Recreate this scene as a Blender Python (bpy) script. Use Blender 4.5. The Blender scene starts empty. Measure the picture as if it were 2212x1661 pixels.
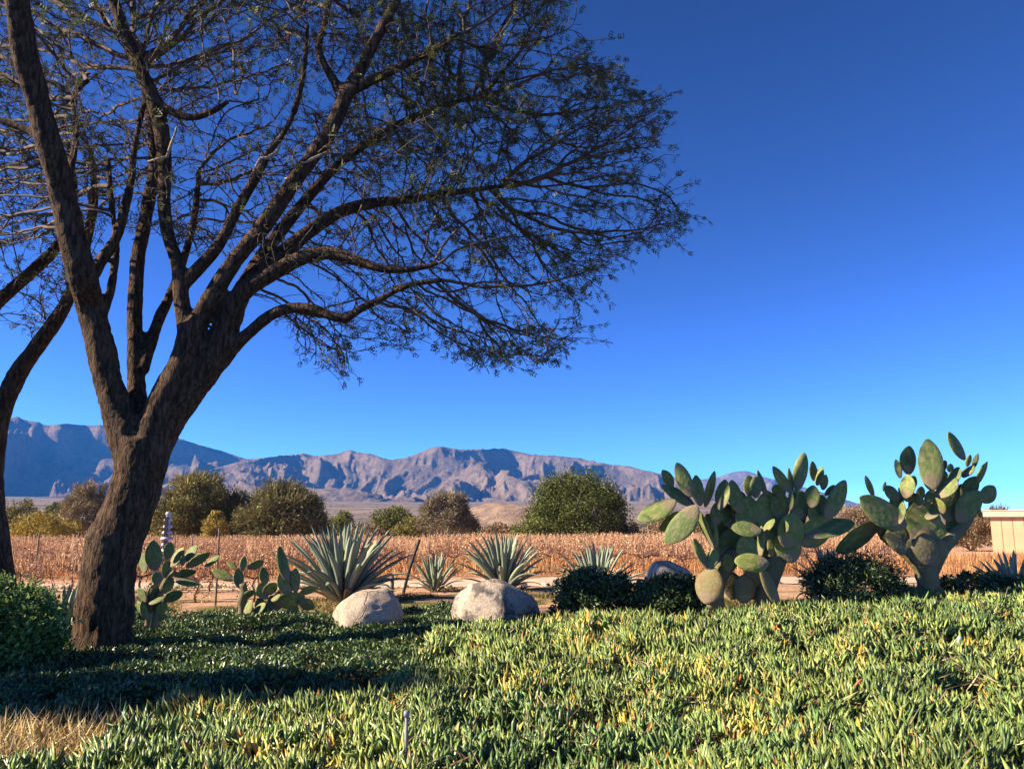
import bpy, bmesh, math, random
import numpy as np
from mathutils import Vector, Matrix
from mathutils.kdtree import KDTree

random.seed(7)
rng = np.random.default_rng(7)
R = math.radians
SC = bpy.context.scene
COL = SC.collection

# ------------------------------------------------------------------ camera
EYE, PITCH, FPX, KPX = 1.6, R(9.56), 819.0, 1024.0 / 2212.0
cam_d = bpy.data.cameras.new("camera")
cam_d.sensor_width = 36.0
cam_d.lens = 36.0 * FPX / 1024.0
cam_d.clip_start, cam_d.clip_end = 0.05, 40000.0
cam = bpy.data.objects.new("camera", cam_d)
cam.location = (0, 0, EYE)
cam.rotation_euler = (R(90) + PITCH, 0, 0)
COL.objects.link(cam)
SC.camera = cam

# ------------------------------------------------------------------ light
SUN_EL, SUN_AZ = R(30), R(8)          # from -X, a little from the camera side
sun_dir = Vector((-math.cos(SUN_EL) * math.cos(SUN_AZ), -math.cos(SUN_EL) * math.sin(SUN_AZ), math.sin(SUN_EL)))
world = bpy.data.worlds.new("World")
SC.world = world
world.use_nodes = True
wn = world.node_tree
wn.nodes.clear()
sky = wn.nodes.new("ShaderNodeTexSky")
sky.sky_type = 'NISHITA'
sky.sun_disc = False
sky.sun_elevation = SUN_EL
sky.sun_rotation = math.atan2(sun_dir.x, sun_dir.y)
sky.altitude = 3000
sky.air_density = 0.5
sky.dust_density = 0.0
sky.ozone_density = 5.5
hsv = wn.nodes.new("ShaderNodeGamma")          # the same deep, saturated rendering of the whole dome
hsv.inputs["Gamma"].default_value = 1.5
bg = wn.nodes.new("ShaderNodeBackground")
bg.inputs["Strength"].default_value = 0.066
wo = wn.nodes.new("ShaderNodeOutputWorld")
wn.links.new(sky.outputs[0], hsv.inputs["Color"])
wn.links.new(hsv.outputs[0], bg.inputs["Color"])
wn.links.new(bg.outputs[0], wo.inputs["Surface"])

sun_d = bpy.data.lights.new("sun", 'SUN')
sun_d.energy = 5.0
sun_d.angle = R(0.5)
sun_d.color = (1.0, 0.87, 0.68)
sun = bpy.data.objects.new("sun", sun_d)
sun.rotation_euler = (-sun_dir).to_track_quat('-Z', 'Y').to_euler()
sun.location = (-30, 0, 30)
COL.objects.link(sun)

SC.view_settings.view_transform = 'Standard'
SC.view_settings.look = 'None'
SC.view_settings.exposure = 1.55
SC.view_settings.gamma = 1.0
SC.render.engine = 'CYCLES'
SC.cycles.max_bounces = 5
SC.cycles.diffuse_bounces = 3
SC.cycles.transmission_bounces = 4
SC.cycles.volume_bounces = 0
SC.cycles.use_denoising = True

# ------------------------------------------------------------------ helpers
def P(u, v, d):
    """point at ground distance d (metres along Y) seen at picture place u, v (2212-wide picture)"""
    xc = (u * KPX - 512.0) / FPX
    yc = (384.4 - v * KPX) / FPX
    dy = math.cos(PITCH) - math.sin(PITCH) * yc
    dz = math.sin(PITCH) + math.cos(PITCH) * yc
    t = d / dy
    return Vector((xc * t, d, EYE + dz * t))

def ss(a, b, x):
    t = np.clip((x - a) / (b - a), 0.0, 1.0)
    return t * t * (3 - 2 * t)

def _h(ix, iy, iz, seed):
    n = (ix.astype(np.int64) * 374761393 + iy.astype(np.int64) * 668265263 + iz.astype(np.int64) * 2147483647 + seed * 974634721) & 0xffffffff
    n = ((n ^ (n >> 13)) * 1274126177) & 0xffffffff
    n = n ^ (n >> 16)
    return (n & 0xffffff) / float(0xffffff)

def vn(x, y, z=0.0, seed=0):
    x, y, z = np.broadcast_arrays(np.asarray(x, float), np.asarray(y, float), np.asarray(z, float))
    ix, iy, iz = np.floor(x), np.floor(y), np.floor(z)
    fx, fy, fz = x - ix, y - iy, z - iz
    fx, fy, fz = [f * f * f * (f * (f * 6 - 15) + 10) for f in (fx, fy, fz)]
    out = 0
    for a in (0, 1):
        for b in (0, 1):
            for c in (0, 1):
                w = (fx if a else 1 - fx) * (fy if b else 1 - fy) * (fz if c else 1 - fz)
                out = out + w * _h(ix + a, iy + b, iz + c, seed)
    return out * 2 - 1

def fbm(x, y, z=0.0, o=4, seed=0, gain=0.5):
    s, a, t = 0, 1.0, 0
    for i in range(o):
        f = 2.03 ** i
        s = s + a * vn(np.asarray(x) * f, np.asarray(y) * f, np.asarray(z) * f, seed + i * 17)
        t += a
        a *= gain
    return s / t

class MB:
    """collects vertices and faces of one mesh"""
    def __init__(self):
        self.V, self.F, self.n, self.C = [], [], 0, []
    def add(self, V, *Fs, col=None):
        V = np.asarray(V, float).reshape(-1, 3)
        for F in Fs:
            F = np.asarray(F, int)
            if F.size:
                self.F.append(F + self.n)
        self.V.append(V)
        if col is not None:
            c = np.asarray(col, float)
            if c.ndim == 1:
                c = np.tile(c, (len(V), 1))
            self.C.append(c)
        self.n += len(V)
        return self
    def mesh(self, name, smooth=True):
        me = bpy.data.meshes.new(name)
        V = np.concatenate(self.V)
        loops = np.concatenate([f.ravel() for f in self.F])
        sizes = np.concatenate([np.full(len(f), f.shape[1]) for f in self.F])
        starts = np.concatenate([[0], np.cumsum(sizes)[:-1]])
        me.vertices.add(len(V)); me.vertices.foreach_set("co", V.ravel().astype(np.float32))
        me.loops.add(len(loops)); me.loops.foreach_set("vertex_index", loops.astype(np.int32))
        me.polygons.add(len(sizes))
        me.polygons.foreach_set("loop_start", starts.astype(np.int32))
        me.polygons.foreach_set("use_smooth", np.full(len(sizes), smooth))
        if self.C:
            at = me.attributes.new("tint", 'FLOAT_COLOR', 'POINT')
            c = np.concatenate(self.C)
            at.data.foreach_set("color", np.hstack([c, np.ones((len(c), 1))]).ravel().astype(np.float32))
        me.update(calc_edges=True)
        return me
    def build(self, name, mat, parent=None, smooth=True):
        me = self.mesh(name, smooth)
        me.materials.append(mat)
        return obj(name, me, parent)

def obj(name, data, parent=None, matrix=None):
    o = bpy.data.objects.new(name, data)
    COL.objects.link(o)
    if parent is not None:
        o.parent = parent
    if matrix is not None:
        o.matrix_local = matrix
    return o

def tag(o, label=None, cat=None, group=None, kind=None):
    if label: o["label"] = label
    if cat: o["category"] = cat
    if group: o["group"] = group
    if kind: o["kind"] = kind
    return o

def thing(name, loc, label, cat, group=None):
    o = obj(name, None)
    o.location = loc
    return tag(o, label, cat, group)

def tube(pts, rad, n=8, cap=True, flat=1.0):
    pts = np.asarray([tuple(p) for p in pts], float)
    rad = np.asarray(rad, float)
    m = len(pts)
    d = np.gradient(pts, axis=0)
    d /= np.linalg.norm(d, axis=1)[:, None] + 1e-9
    ref = np.array([0.0, 1.0, 0.0]) if abs(d[0][1]) < 0.9 else np.array([1.0, 0, 0])
    V = []
    for i in range(m):
        a = np.cross(d[i], ref); a /= np.linalg.norm(a)
        b = np.cross(d[i], a)
        ref = -b if np.dot(-b, ref) > 0 else b
        th = np.linspace(0, 2 * np.pi, n, endpoint=False)
        V.append(pts[i] + rad[i] * (np.cos(th)[:, None] * a + flat * np.sin(th)[:, None] * b))
    V = np.concatenate(V)
    i = np.arange(m - 1)[:, None] * n
    k = np.arange(n)[None, :]
    k2 = (k + 1) % n
    F4 = np.stack([i + k, i + k2, i + n + k2, i + n + k], -1).reshape(-1, 4)
    if not cap:
        return V, F4
    V = np.vstack([V, pts[0], pts[-1]])
    a, b = m * n, m * n + 1
    kk = np.arange(n); kk2 = (kk + 1) % n
    F3 = np.vstack([np.stack([kk2, kk, np.full(n, a)], -1), np.stack([(m - 1) * n + kk, (m - 1) * n + kk2, np.full(n, b)], -1)])
    return V, F4, F3

def smooth_path(pts, rad, step):
    """Catmull-Rom through the points at about the given step"""
    pts = [Vector(p) for p in pts]
    out, ro = [], []
    for i in range(len(pts) - 1):
        p0, p1, p2, p3 = pts[max(i - 1, 0)], pts[i], pts[i + 1], pts[min(i + 2, len(pts) - 1)]
        n = max(1, int((p2 - p1).length / step))
        for k in range(n):
            t = k / n
            q = 0.5 * (2 * p1 + (p2 - p0) * t + (2 * p0 - 5 * p1 + 4 * p2 - p3) * t * t + (3 * p1 - p0 - 3 * p2 + p3) * t ** 3)
            out.append(q); ro.append(rad[i] * (1 - t) + rad[i + 1] * t)
    out.append(pts[-1]); ro.append(rad[-1])
    return out, ro

def box(mb, x0, x1, y0, y1, z0, z1, col=None):
    V = [(x, y, z) for x in (x0, x1) for y in (y0, y1) for z in (z0, z1)]
    mb.add(V, [(0, 1, 3, 2), (4, 6, 7, 5), (0, 4, 5, 1), (2, 3, 7, 6), (0, 2, 6, 4), (1, 5, 7, 3)], col=col)

def leaves(mb, pos, axis, nrm, length, width, col, fold=0.12):
    """pointed leaves folded along the midrib: 4 vertices, 2 triangles"""
    n = len(pos)
    axis = axis / (np.linalg.norm(axis, axis=1)[:, None] + 1e-9)
    side = np.cross(axis, nrm); side /= (np.linalg.norm(side, axis=1)[:, None] + 1e-9)
    up = np.cross(side, axis)
    L, W = np.asarray(length)[:, None], np.asarray(width)[:, None]
    a = pos
    b = pos + axis * L * .45 + side * W * .5 + up * W * fold * 2
    c = pos + axis * L - up * L * .08
    d = pos + axis * L * .45 - side * W * .5 + up * W * fold * 2
    V = np.stack([a, b, c, d], 1).reshape(-1, 3)
    i = np.arange(n)[:, None] * 4
    mb.add(V, np.concatenate([i + np.array([0, 1, 2]), i + np.array([0, 2, 3])]), col=np.repeat(col, 4, axis=0))

def unit(n):
    v = rng.normal(size=(n, 3))
    return v / np.linalg.norm(v, axis=1)[:, None]

def pick(palette, weights, n, jitter=0.15):
    pal = np.asarray(palette, float)
    w = np.asarray(weights, float); w /= w.sum()
    c = pal[rng.choice(len(pal), n, p=w)]
    return c * (1 + rng.normal(size=(n, 1)) * jitter).clip(.5, 1.6) * (1 + rng.normal(size=(n, 3)) * jitter * .3)

# ------------------------------------------------------------------ materials
def nodes(name):
    m = bpy.data.materials.new(name)
    m.use_nodes = True
    nt = m.node_tree
    b = nt.nodes["Principled BSDF"]
    return m, nt, b

def nd(nt, t, **kw):
    n = nt.nodes.new(t)
    for k, v in kw.items():
        if k.startswith("i_"):
            n.inputs[k[2:].replace("_", " ")].default_value = v
        else:
            setattr(n, k, v)
    return n

def ramp(nt, stops, src):
    r = nt.nodes.new("ShaderNodeValToRGB")
    while len(r.color_ramp.elements) < len(stops):
        r.color_ramp.elements.new(0.5)
    for e, (p, c) in zip(r.color_ramp.elements, stops):
        e.position = p
        e.color = (*c, 1) if len(c) == 3 else c
    nt.links.new(src, r.inputs[0])
    return r

def mix(nt, fac, a, b, blend='MIX'):
    m = nt.nodes.new("ShaderNodeMix")
    m.data_type = 'RGBA'
    m.blend_type = blend
    for s, v in ((m.inputs[0], fac), (m.inputs[6], a), (m.inputs[7], b)):
        if hasattr(v, "is_output"):
            nt.links.new(v, s)
        elif isinstance(v, (int, float)):
            s.default_value = v
        else:
            s.default_value = (*v, 1)
    return m.outputs[2]

def bump(nt, b, h, strength=0.5, dist=0.02):
    n = nd(nt, "ShaderNodeBump", i_Strength=strength, i_Distance=dist)
    nt.links.new(h, n.inputs["Height"])
    nt.links.new(n.outputs[0], b.inputs["Normal"])

def coords(nt, kind="Object", scale=(1, 1, 1)):
    tc = nt.nodes.new("ShaderNodeTexCoord")
    mp = nt.nodes.new("ShaderNodeMapping")
    mp.inputs["Scale"].default_value = scale
    nt.links.new(tc.outputs[kind], mp.inputs[0])
    return mp.outputs[0]

def noise(nt, co, scale, detail=5, rough=0.55):
    n = nd(nt, "ShaderNodeTexNoise", i_Scale=scale, i_Detail=detail, i_Roughness=rough)
    if co is not None:
        nt.links.new(co, n.inputs["Vector"])
    return n.outputs[0]

def leaf_mat(name, rough=0.5, trans=0.25, spec=0.35, mult=1.0):
    """colour comes from the tint each leaf carries; thin leaves let some light through"""
    m, nt, b = nodes(name)
    at = nd(nt, "ShaderNodeAttribute", attribute_name="tint")
    n = noise(nt, None, 9.0, 2)
    c = mix(nt, 1.0, at.outputs["Color"], ramp(nt, [(0.3, (0.75 * mult,) * 3), (0.7, (1.2 * mult,) * 3)], n).outputs[0], 'MULTIPLY')
    nt.links.new(c, b.inputs["Base Color"])
    b.inputs["Roughness"].default_value = rough
    b.inputs["Specular IOR Level"].default_value = spec
    if trans:
        t = nt.nodes.new("ShaderNodeBsdfTranslucent")
        nt.links.new(c, t.inputs[0])
        mx = nd(nt, "ShaderNodeMixShader")
        mx.inputs[0].default_value = trans
        nt.links.new(b.outputs[0], mx.inputs[1]); nt.links.new(t.outputs[0], mx.inputs[2])
        nt.links.new(mx.outputs[0], nt.nodes["Material Output"].inputs[0])
    return m

def plain_mat(name, col, rough=0.8, var=0.25, scale=6.0, bmp=0.3, dist=0.01, spec=0.3, metal=0.0):
    m, nt, b = nodes(name)
    co = coords(nt)
    n = noise(nt, co, scale)
    lo = tuple(c * (1 - var) for c in col); hi = tuple(min(1, c * (1 + var)) for c in col)
    nt.links.new(ramp(nt, [(0.3, lo), (0.7, hi)], n).outputs[0], b.inputs["Base Color"])
    b.inputs["Roughness"].default_value = rough
    b.inputs["Specular IOR Level"].default_value = spec
    b.inputs["Metallic"].default_value = metal
    if bmp:
        bump(nt, b, noise(nt, co, scale * 4), bmp, dist)
    return m

def bark_mat(name, dark, light, stretch=0.25):
    m, nt, b = nodes(name)
    co = coords(nt, scale=(1, 1, stretch))
    n1 = noise(nt, co, 22, 6, 0.65)
    n2 = noise(nt, coords(nt), 2.5, 3)
    nz = nd(nt, "ShaderNodeTexNoise", i_Scale=5.0, i_Detail=3.0)
    nt.links.new(co, nz.inputs["Vector"])
    wv = mix(nt, 0.35, co, nz.outputs["Color"], 'ADD')
    vo = nd(nt, "ShaderNodeTexVoronoi", feature='DISTANCE_TO_EDGE', i_Scale=13.0)   # cracked plates
    nt.links.new(wv, vo.inputs["Vector"])
    crack = ramp(nt, [(0.0, (.35, .35, .35)), (0.10, (1, 1, 1))], vo.outputs["Distance"]).outputs[0]
    c = mix(nt, n2, ramp(nt, [(0.35, dark), (0.68, light)], n1).outputs[0], ramp(nt, [(0.3, tuple(x * .7 for x in dark)), (0.72, tuple(x * .8 for x in light))], n1).outputs[0])
    c = mix(nt, crack, dark, c)
    nt.links.new(c, b.inputs["Base Color"])
    b.inputs["Roughness"].default_value = 0.9
    b.inputs["Specular IOR Level"].default_value = 0.1
    hgt = mix(nt, 0.7, crack, n1)
    bump(nt, b, hgt, 1.0, 0.06)
    return m

BARK = bark_mat("bark", (0.026, 0.016, 0.010), (0.175, 0.105, 0.06))
TWIG = plain_mat("twig_bark", (0.10, 0.07, 0.05), 0.9, 0.45, 3.0, 0)
LEAF = leaf_mat("foliage", 0.55, 0.3, 0.25)
WAXY = leaf_mat("waxy_leaf", 0.4, 0.12, 0.45)
DRY = leaf_mat("dry_leaf", 0.9, 0.3, 0.1)
FAR = leaf_mat("far_foliage", 0.8, 0.15, 0.1)
WOOD = plain_mat("weathered_wood", (0.16, 0.11, 0.08), 0.9, 0.4, 12, 0.6)

# ------------------------------------------------------------------ ground
def ground_z(x, y):
    x = np.asarray(x, float); y = np.asarray(y, float)
    H = np.interp(x, [-12, -3, -1.5, -.2, 1, 2.2, 3.2, 5.4, 8, 14], [.05, .08, .13, .18, .32, .40, .43, .53, .66, .75])
    z = H * ss(5.2, 9.6, y) * (1 - ss(10.9, 14.5, y) * np.clip(1 - .13 / np.maximum(H, .13), 0, 1))
    z = z + fbm(x * .7, y * .7, o=3, seed=3) * .05 * ss(3, 6, y) * (1 - ss(100, 300, y))
    z = z - .55 * ss(24, 70, y) + fbm(x * .05, y * .05, o=3, seed=5) * .35 * ss(30, 120, y)
    d = np.hypot(x, y)
    az = np.arctan2(x, np.maximum(y, 1.0))
    fan = (.031 - .022 * ss(.25, .55, az)) * np.maximum(d - 700, 0) * ss(600, 2200, d)
    return z + fan + fbm(x * .004, y * .004, o=4, seed=8) * 4 * ss(200, 1200, d)

def gz(x, y):
    return float(ground_z(x, y))

def axis_coords(lo, hi, dense, step, grow):
    a = list(np.arange(dense[0], dense[1] + 1e-6, step))
    s = step
    while a[-1] < hi:
        s *= grow; a.append(min(a[-1] + s, hi))
    s = step
    b = [a[0]]
    while b[-1] > lo:
        s *= grow; b.append(max(b[-1] - s, lo))
    return np.array(b[:0:-1] + a)

def sheet(xs, ys, zf):
    X, Y = np.meshgrid(xs, ys, indexing='ij')
    V = np.stack([X, Y, zf(X, Y)], -1).reshape(-1, 3)
    i = np.arange(len(xs) - 1)[:, None] * len(ys); j = np.arange(len(ys) - 1)[None, :]
    F = np.stack([i + j, i + len(ys) + j, i + len(ys) + j + 1, i + j + 1], -1).reshape(-1, 4)
    return V, F

def ground_mat():
    m, nt, b = nodes("soil")
    geo = nt.nodes.new("ShaderNodeNewGeometry")
    sp = nt.nodes.new("ShaderNodeSeparateXYZ")
    nt.links.new(geo.outputs["Position"], sp.inputs[0])
    fine = noise(nt, geo.outputs["Position"], 7.0, 8, 0.7)
    mid = noise(nt, geo.outputs["Position"], 0.8, 5, 0.6)
    big = noise(nt, geo.outputs["Position"], 0.012, 6, 0.6)
    wob = nd(nt, "ShaderNodeMath", operation='MULTIPLY_ADD', i_1=0) if False else nt.nodes.new("ShaderNodeMath")
    wob.operation = 'MULTIPLY_ADD'
    nt.links.new(mid, wob.inputs[0]); wob.inputs[1].default_value = 4.0
    nt.links.new(sp.outputs["Y"], wob.inputs[2])
    humus = ramp(nt, [(0.3, (0.025, 0.018, 0.012)), (0.7, (0.075, 0.052, 0.032))], fine).outputs[0]
    vine = ramp(nt, [(0.25, (0.34, 0.18, 0.10)), (0.5, (0.46, 0.265, 0.155)), (0.75, (0.56, 0.35, 0.22))], fine).outputs[0]
    weeds = mix(nt, ramp(nt, [(0.48, (0, 0, 0)), (0.6, (1, 1, 1))], mid).outputs[0], vine, (0.13, 0.12, 0.035))
    plain = ramp(nt, [(0.35, (0.10, 0.085, 0.05)), (0.5, (0.19, 0.135, 0.09)), (0.65, (0.25, 0.18, 0.125))], big).outputs[0]
    def step(a, c):
        mr = nt.nodes.new("ShaderNodeMapRange")
        mr.inputs[1].default_value, mr.inputs[2].default_value = a, c
        nt.links.new(wob.outputs[0], mr.inputs[0])
        return mr.outputs[0]
    c = mix(nt, step(14.0, 16.0), humus, weeds)
    c = mix(nt, step(19.0, 23.0), c, vine)
    c = mix(nt, step(70, 110), c, plain)
    nt.links.new(c, b.inputs["Base Color"])
    b.inputs["Roughness"].default_value = 0.95
    b.inputs["Specular IOR Level"].default_value = 0.1
    bump(nt, b, fine, 0.8, 0.05)
    return m

gx = axis_coords(-13000, 13000, (-9, 9), .22, 1.1)
gy = axis_coords(-400, 13000, (3, 24), .22, 1.1)
gm = MB(); gm.add(*sheet(gx, gy, ground_z))
tag(gm.build("ground", ground_mat()), "brown soil and dry open plain under everything", "ground", kind="structure")

# sandy track between the garden and the vineyard
def track_y(x):
    return 21.0 + .02 * x + .6 * np.sin(x * .11)
tx = np.linspace(-60, 60, 240); tw = np.linspace(-1.2, 1.2, 8)
X, W = np.meshgrid(tx, tw, indexing='ij')
Y = track_y(X) + W * (1 + .12 * fbm(X, W, o=2, seed=4))
Z = ground_z(X, Y) + .012 + .015 * fbm(X * 2, Y * 2, o=2, seed=9)
keep = MB()
V = np.stack([X, Y, Z], -1).reshape(-1, 3)
i = np.arange(239)[:, None] * 8; j = np.arange(7)[None, :]
keep.add(V, np.stack([i + j, i + 8 + j, i + 9 + j, i + 1 + j], -1).reshape(-1, 4))
tag(keep.build("track", plain_mat("track_sand", (0.50, 0.37, 0.26), 0.95, 0.25, 3.0, 0.6, 0.03)), "pale sandy track between garden and vineyard", "track", kind="structure")

# ------------------------------------------------------------------ mountains
def mountain_mat(name, lo, hi, veg):
    m, nt, b = nodes(name)
    geo = nt.nodes.new("ShaderNodeNewGeometry")
    n = noise(nt, geo.outputs["Position"], 0.004, 8, 0.65)
    n2 = noise(nt, geo.outputs["Position"], 0.02, 6, 0.7)
    c = ramp(nt, [(0.3, lo), (0.7, hi)], n).outputs[0]
    c = mix(nt, ramp(nt, [(0.45, (0, 0, 0)), (0.62, (1, 1, 1))], n2).outputs[0], c, veg)
    nt.links.new(c, b.inputs["Base Color"])
    b.inputs["Roughness"].default_value = 1.0
    b.inputs["Specular IOR Level"].default_value = 0.0
    bump(nt, b, n2, 0.9, 25.0)
    return m

def mountain(name, label, skyline, r_foot, r_ridge, r_back, spur, seed, mat, nc=700, nr=150, foot=None):
    us = np.linspace(skyline[0][0], skyline[-1][0], nc)
    vs = np.interp(us, [p[0] for p in skyline], [p[1] for p in skyline])
    az = np.arctan((us * KPX - 512) / FPX / math.cos(PITCH))
    yc = (384.4 - vs * KPX) / FPX
    el = (math.sin(PITCH) + math.cos(PITCH) * yc) / np.hypot((us * KPX - 512) / FPX, math.cos(PITCH) - math.sin(PITCH) * yc)
    t = np.concatenate([np.linspace(0, 1, nr - 30), np.linspace(1, 1.6, 31)[1:]])
    T, A = np.meshgrid(t, az, indexing='ij')
    # ridge line wanders in distance
    rr = r_ridge * (1 + .10 * fbm(az * 9, 0 * az, o=3, seed=seed))
    rad = np.where(T <= 1, r_foot + (rr - r_foot) * T, rr + (r_back - rr) * (T - 1) / .6)
    X, Y = rad * np.sin(A), rad * np.cos(A)
    top = EYE + el * rr
    base = ground_z(X, Y) - 6
    prof = np.where(T <= 1, .75 * T ** 1.25 + .25 * ss(0.05, 1.0, T), 1 - (T - 1) * .9)
    wx = X + fbm(X / 900, Y / 900, o=3, seed=seed + 1) * 420
    wy = Y + fbm(X / 900, Y / 900, o=3, seed=seed + 2) * 420
    rid = 0; amp = 1.0; tot = 0
    for k, (lx, ly) in enumerate(((430, 1150), (220, 520), (115, 250), (58, 115), (30, 55))):
        q = 1 - np.abs(vn(wx / lx + k * 3.1, wy / ly, seed=seed + 10 + k))
        rid = rid + amp * q * q; tot += amp; amp *= .58
    rid = ss(.06, .82, 1 - rid / tot)         # 0 on spur crests, 1 in gullies
    env = np.where(T <= 1, np.sin(np.pi * np.clip(T, 0, 1) ** .8) ** .7 + .10, .3)
    hh = (top - base) * prof
    Z = base + hh - rid * env * np.minimum(spur, .95 * hh + 40)
    Z = np.maximum(Z, base) 
    Z[0, :] = base[0, :] - 10
    V = np.stack([X, Y, Z], -1).reshape(-1, 3)
    i = np.arange(len(t) - 1)[:, None] * nc; j = np.arange(nc - 1)[None, :]
    mb = MB(); mb.add(V, np.stack([i + j, i + j + 1, i + nc + j + 1, i + nc + j], -1).reshape(-1, 4))
    return tag(mb.build(name, mat, smooth=True), label, "mountain", kind="structure")

MM = mountain_mat("mountain_rock", (0.145, 0.10, 0.07), (0.26, 0.18, 0.125), (0.12, 0.092, 0.06))
mountain("mountain_range", "long bare reddish mountain ridge with shadowed gullies beyond the vineyard",
         [(300, 1060), (400, 1035), (470, 1005), (540, 982), (600, 977), (640, 974), (690, 980), (755, 963), (800, 970), (850, 985), (900, 975), (960, 961), (1000, 964), (1090, 956), (1150, 971), (1250, 978), (1300, 994), (1400, 1014), (1440, 1026), (1520, 1052), (1620, 1075), (1750, 1098), (1900, 1118), (2050, 1135)],
         3300, 5200, 6400, 560, 21, MM, nc=700, nr=125)
mountain("mountain_massif", "tall blue shadowed mountain massif behind the thorn tree trunk",
         [(-900, 960), (-500, 905), (-300, 880), (-100, 895), (0, 892), (40, 884), (100, 903), (150, 897), (215, 905), (300, 915), (400, 935), (450, 952), (520, 974), (600, 1000), (700, 1040), (800, 1085)],
         4000, 6000, 7000, 620, 55, MM, nc=360, nr=95)
mountain("mountain_peak", "low distant pinkish peak rising behind the prickly pear pads",
         [(1350, 1090), (1440, 1050), (1500, 1032), (1550, 1025), (1600, 1014), (1650, 1030), (1750, 1056), (1830, 1085), (1900, 1104), (2000, 1122)],
         7400, 9300, 10400, 450, 91, MM, nc=220, nr=75)

# bare pink knoll behind the vineyard trees
hx, hy = P(1090, 1100, 260).x, 260
def knoll(X, Y):
    r = np.hypot((X - hx) / 34, (Y - hy) / 26)
    return ground_z(X, Y) - 1.5 + 9.5 * np.exp(-r * r * 1.6) * (1 + .18 * fbm(X / 8, Y / 8, o=4, seed=31))
hm = MB(); hm.add(*sheet(np.linspace(hx - 60, hx + 60, 90), np.linspace(hy - 45, hy + 45, 70), knoll))
tag(hm.build("hill", plain_mat("knoll_soil", (0.25, 0.165, 0.115), 1.0, 0.35, 0.35, 0.8, 0.5)), "bare pinkish stony knoll behind the trees", "hill", kind="structure")

# ------------------------------------------------------------------ shrubs and trees beyond the vineyard
def shrub(name, label, cat, base, rx, ry, h, palette, weights, n_clump, n_leaf, lsize, group=None, mat=None, low=0.0,
          stems=6, stem_r=.06, fill=.35, lw=.45, clump=.3, stem_mat=None, squash=1.0, up=.0, airy=False, top=2.0):
    """clumped leafy crown over a few forking stems; two parts: crown and stem"""
    t = thing(name, base, label, cat, group)
    d = unit(n_clump * 4)
    d = d[d[:, 2] > -0.35][:n_clump]
    rr = rng.uniform(.45, 1.0, (len(d), 1)) ** .6
    c = d * rr
    c[:, 2] = np.clip(np.sign(c[:, 2]) * np.abs(c[:, 2]) ** (2.0 / top), -.35, 1)
    cz = low + (1 - low) * (.36 + .64 * c[:, 2] * .82)
    C = np.stack([c[:, 0] * rx * .84, c[:, 1] * ry * .84, cz * h], -1)
    C[:, 2] = np.maximum(C[:, 2], low * h + .04 * h)
    cr = clump * min(rx, h * .8) * rng.uniform(.6, 1.25, len(C))
    k = rng.integers(0, len(C), n_leaf)
    o = unit(n_leaf) * (rng.uniform(0, 1, (n_leaf, 1)) ** fill) * np.array([1, 1, .85])
    pos = C[k] + o * cr[k][:, None]
    pos[:, 2] = np.maximum(pos[:, 2], .01 * h)
    nr = o + unit(n_leaf) * .7 + np.array([0, 0, up])
    ax = unit(n_leaf) * .8 + o * .6 + np.array([0, 0, .3 + up])
    tintc = rng.normal(size=(len(C), 1)) * .16 + 1
    colr = pick(palette, weights, n_leaf, .2) * tintc[k].clip(.6, 1.5)
    L = lsize * rng.uniform(.6, 1.4, n_leaf)
    mb = MB(); leaves(mb, pos, ax, nr, L, L * lw, colr)
    if airy:      # bare twiggy sprays instead of solid leaf cover
        q = rng.integers(0, len(C), n_leaf // 2)
        p0 = C[q] + unit(len(q)) * cr[q][:, None] * .4
        leaves(mb, p0, (p0 - np.array([0, 0, h * .2])) / h + unit(len(q)) * .5, unit(len(q)), lsize * rng.uniform(2, 5, len(q)), np.full(len(q), lsize * .22), pick(np.vstack([np.array(palette), [(.30, .23, .14)]]), list(weights) + [1.5], len(q), .15))
    cw = mb.build("crown", mat or FAR, t)
    cw["kind"] = "stuff"
    sm = MB()
    for i in rng.choice(len(C), min(stems, len(C)), replace=False):
        tip = Vector(C[i]); b0 = Vector((random.uniform(-.1, .1) * rx, random.uniform(-.1, .1) * ry, -.05))
        midp = b0.lerp(tip, .5) + Vector((random.uniform(-.1, .1) * rx, random.uniform(-.1, .1) * ry, random.uniform(-.05, .1) * h))
        pts, rd = smooth_path([b0, b0.lerp(midp, .5) + Vector((0, 0, .03 * h)), midp, tip], [stem_r, stem_r * .8, stem_r * .6, stem_r * .25], h * .12)
        sm.add(*tube(pts, rd, 5))
    sm.build("stem", stem_mat or TWIG, t)
    return t

OLIVE = [(.19, .165, .05), (.27, .225, .07), (.13, .115, .038)]
BROWN = [(.26, .17, .095), (.18, .12, .065), (.33, .23, .13)]
GREENS = [(.165, .18, .045), (.22, .22, .06), (.12, .135, .036)]
YELL = [(.42, .30, .055), (.34, .26, .07), (.24, .20, .06)]
GREY = [(.28, .225, .15), (.21, .165, .11), (.20, .185, .085)]

def far_shrub(u, top, base_v, w, D, pal, wt, label, name="far_tree", cat="tree", n=5200, ls=.2, cl=55, **kw):
    n, ls, cl = int(n * 1.35), ls * 1.32, int(cl * 1.5)
    kw.setdefault("clump", .27)
    b = P(u, base_v, D)
    h = P(u, top, D).z - gz(b.x, D)
    rx = w * KPX / FPX * D / 2 * 1.02
    return shrub(name, label, cat, (b.x, D, gz(b.x, D)), rx, rx * .9, h, pal, wt, cl, n, ls, "trees and shrubs beyond the vineyard", **kw)

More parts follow.
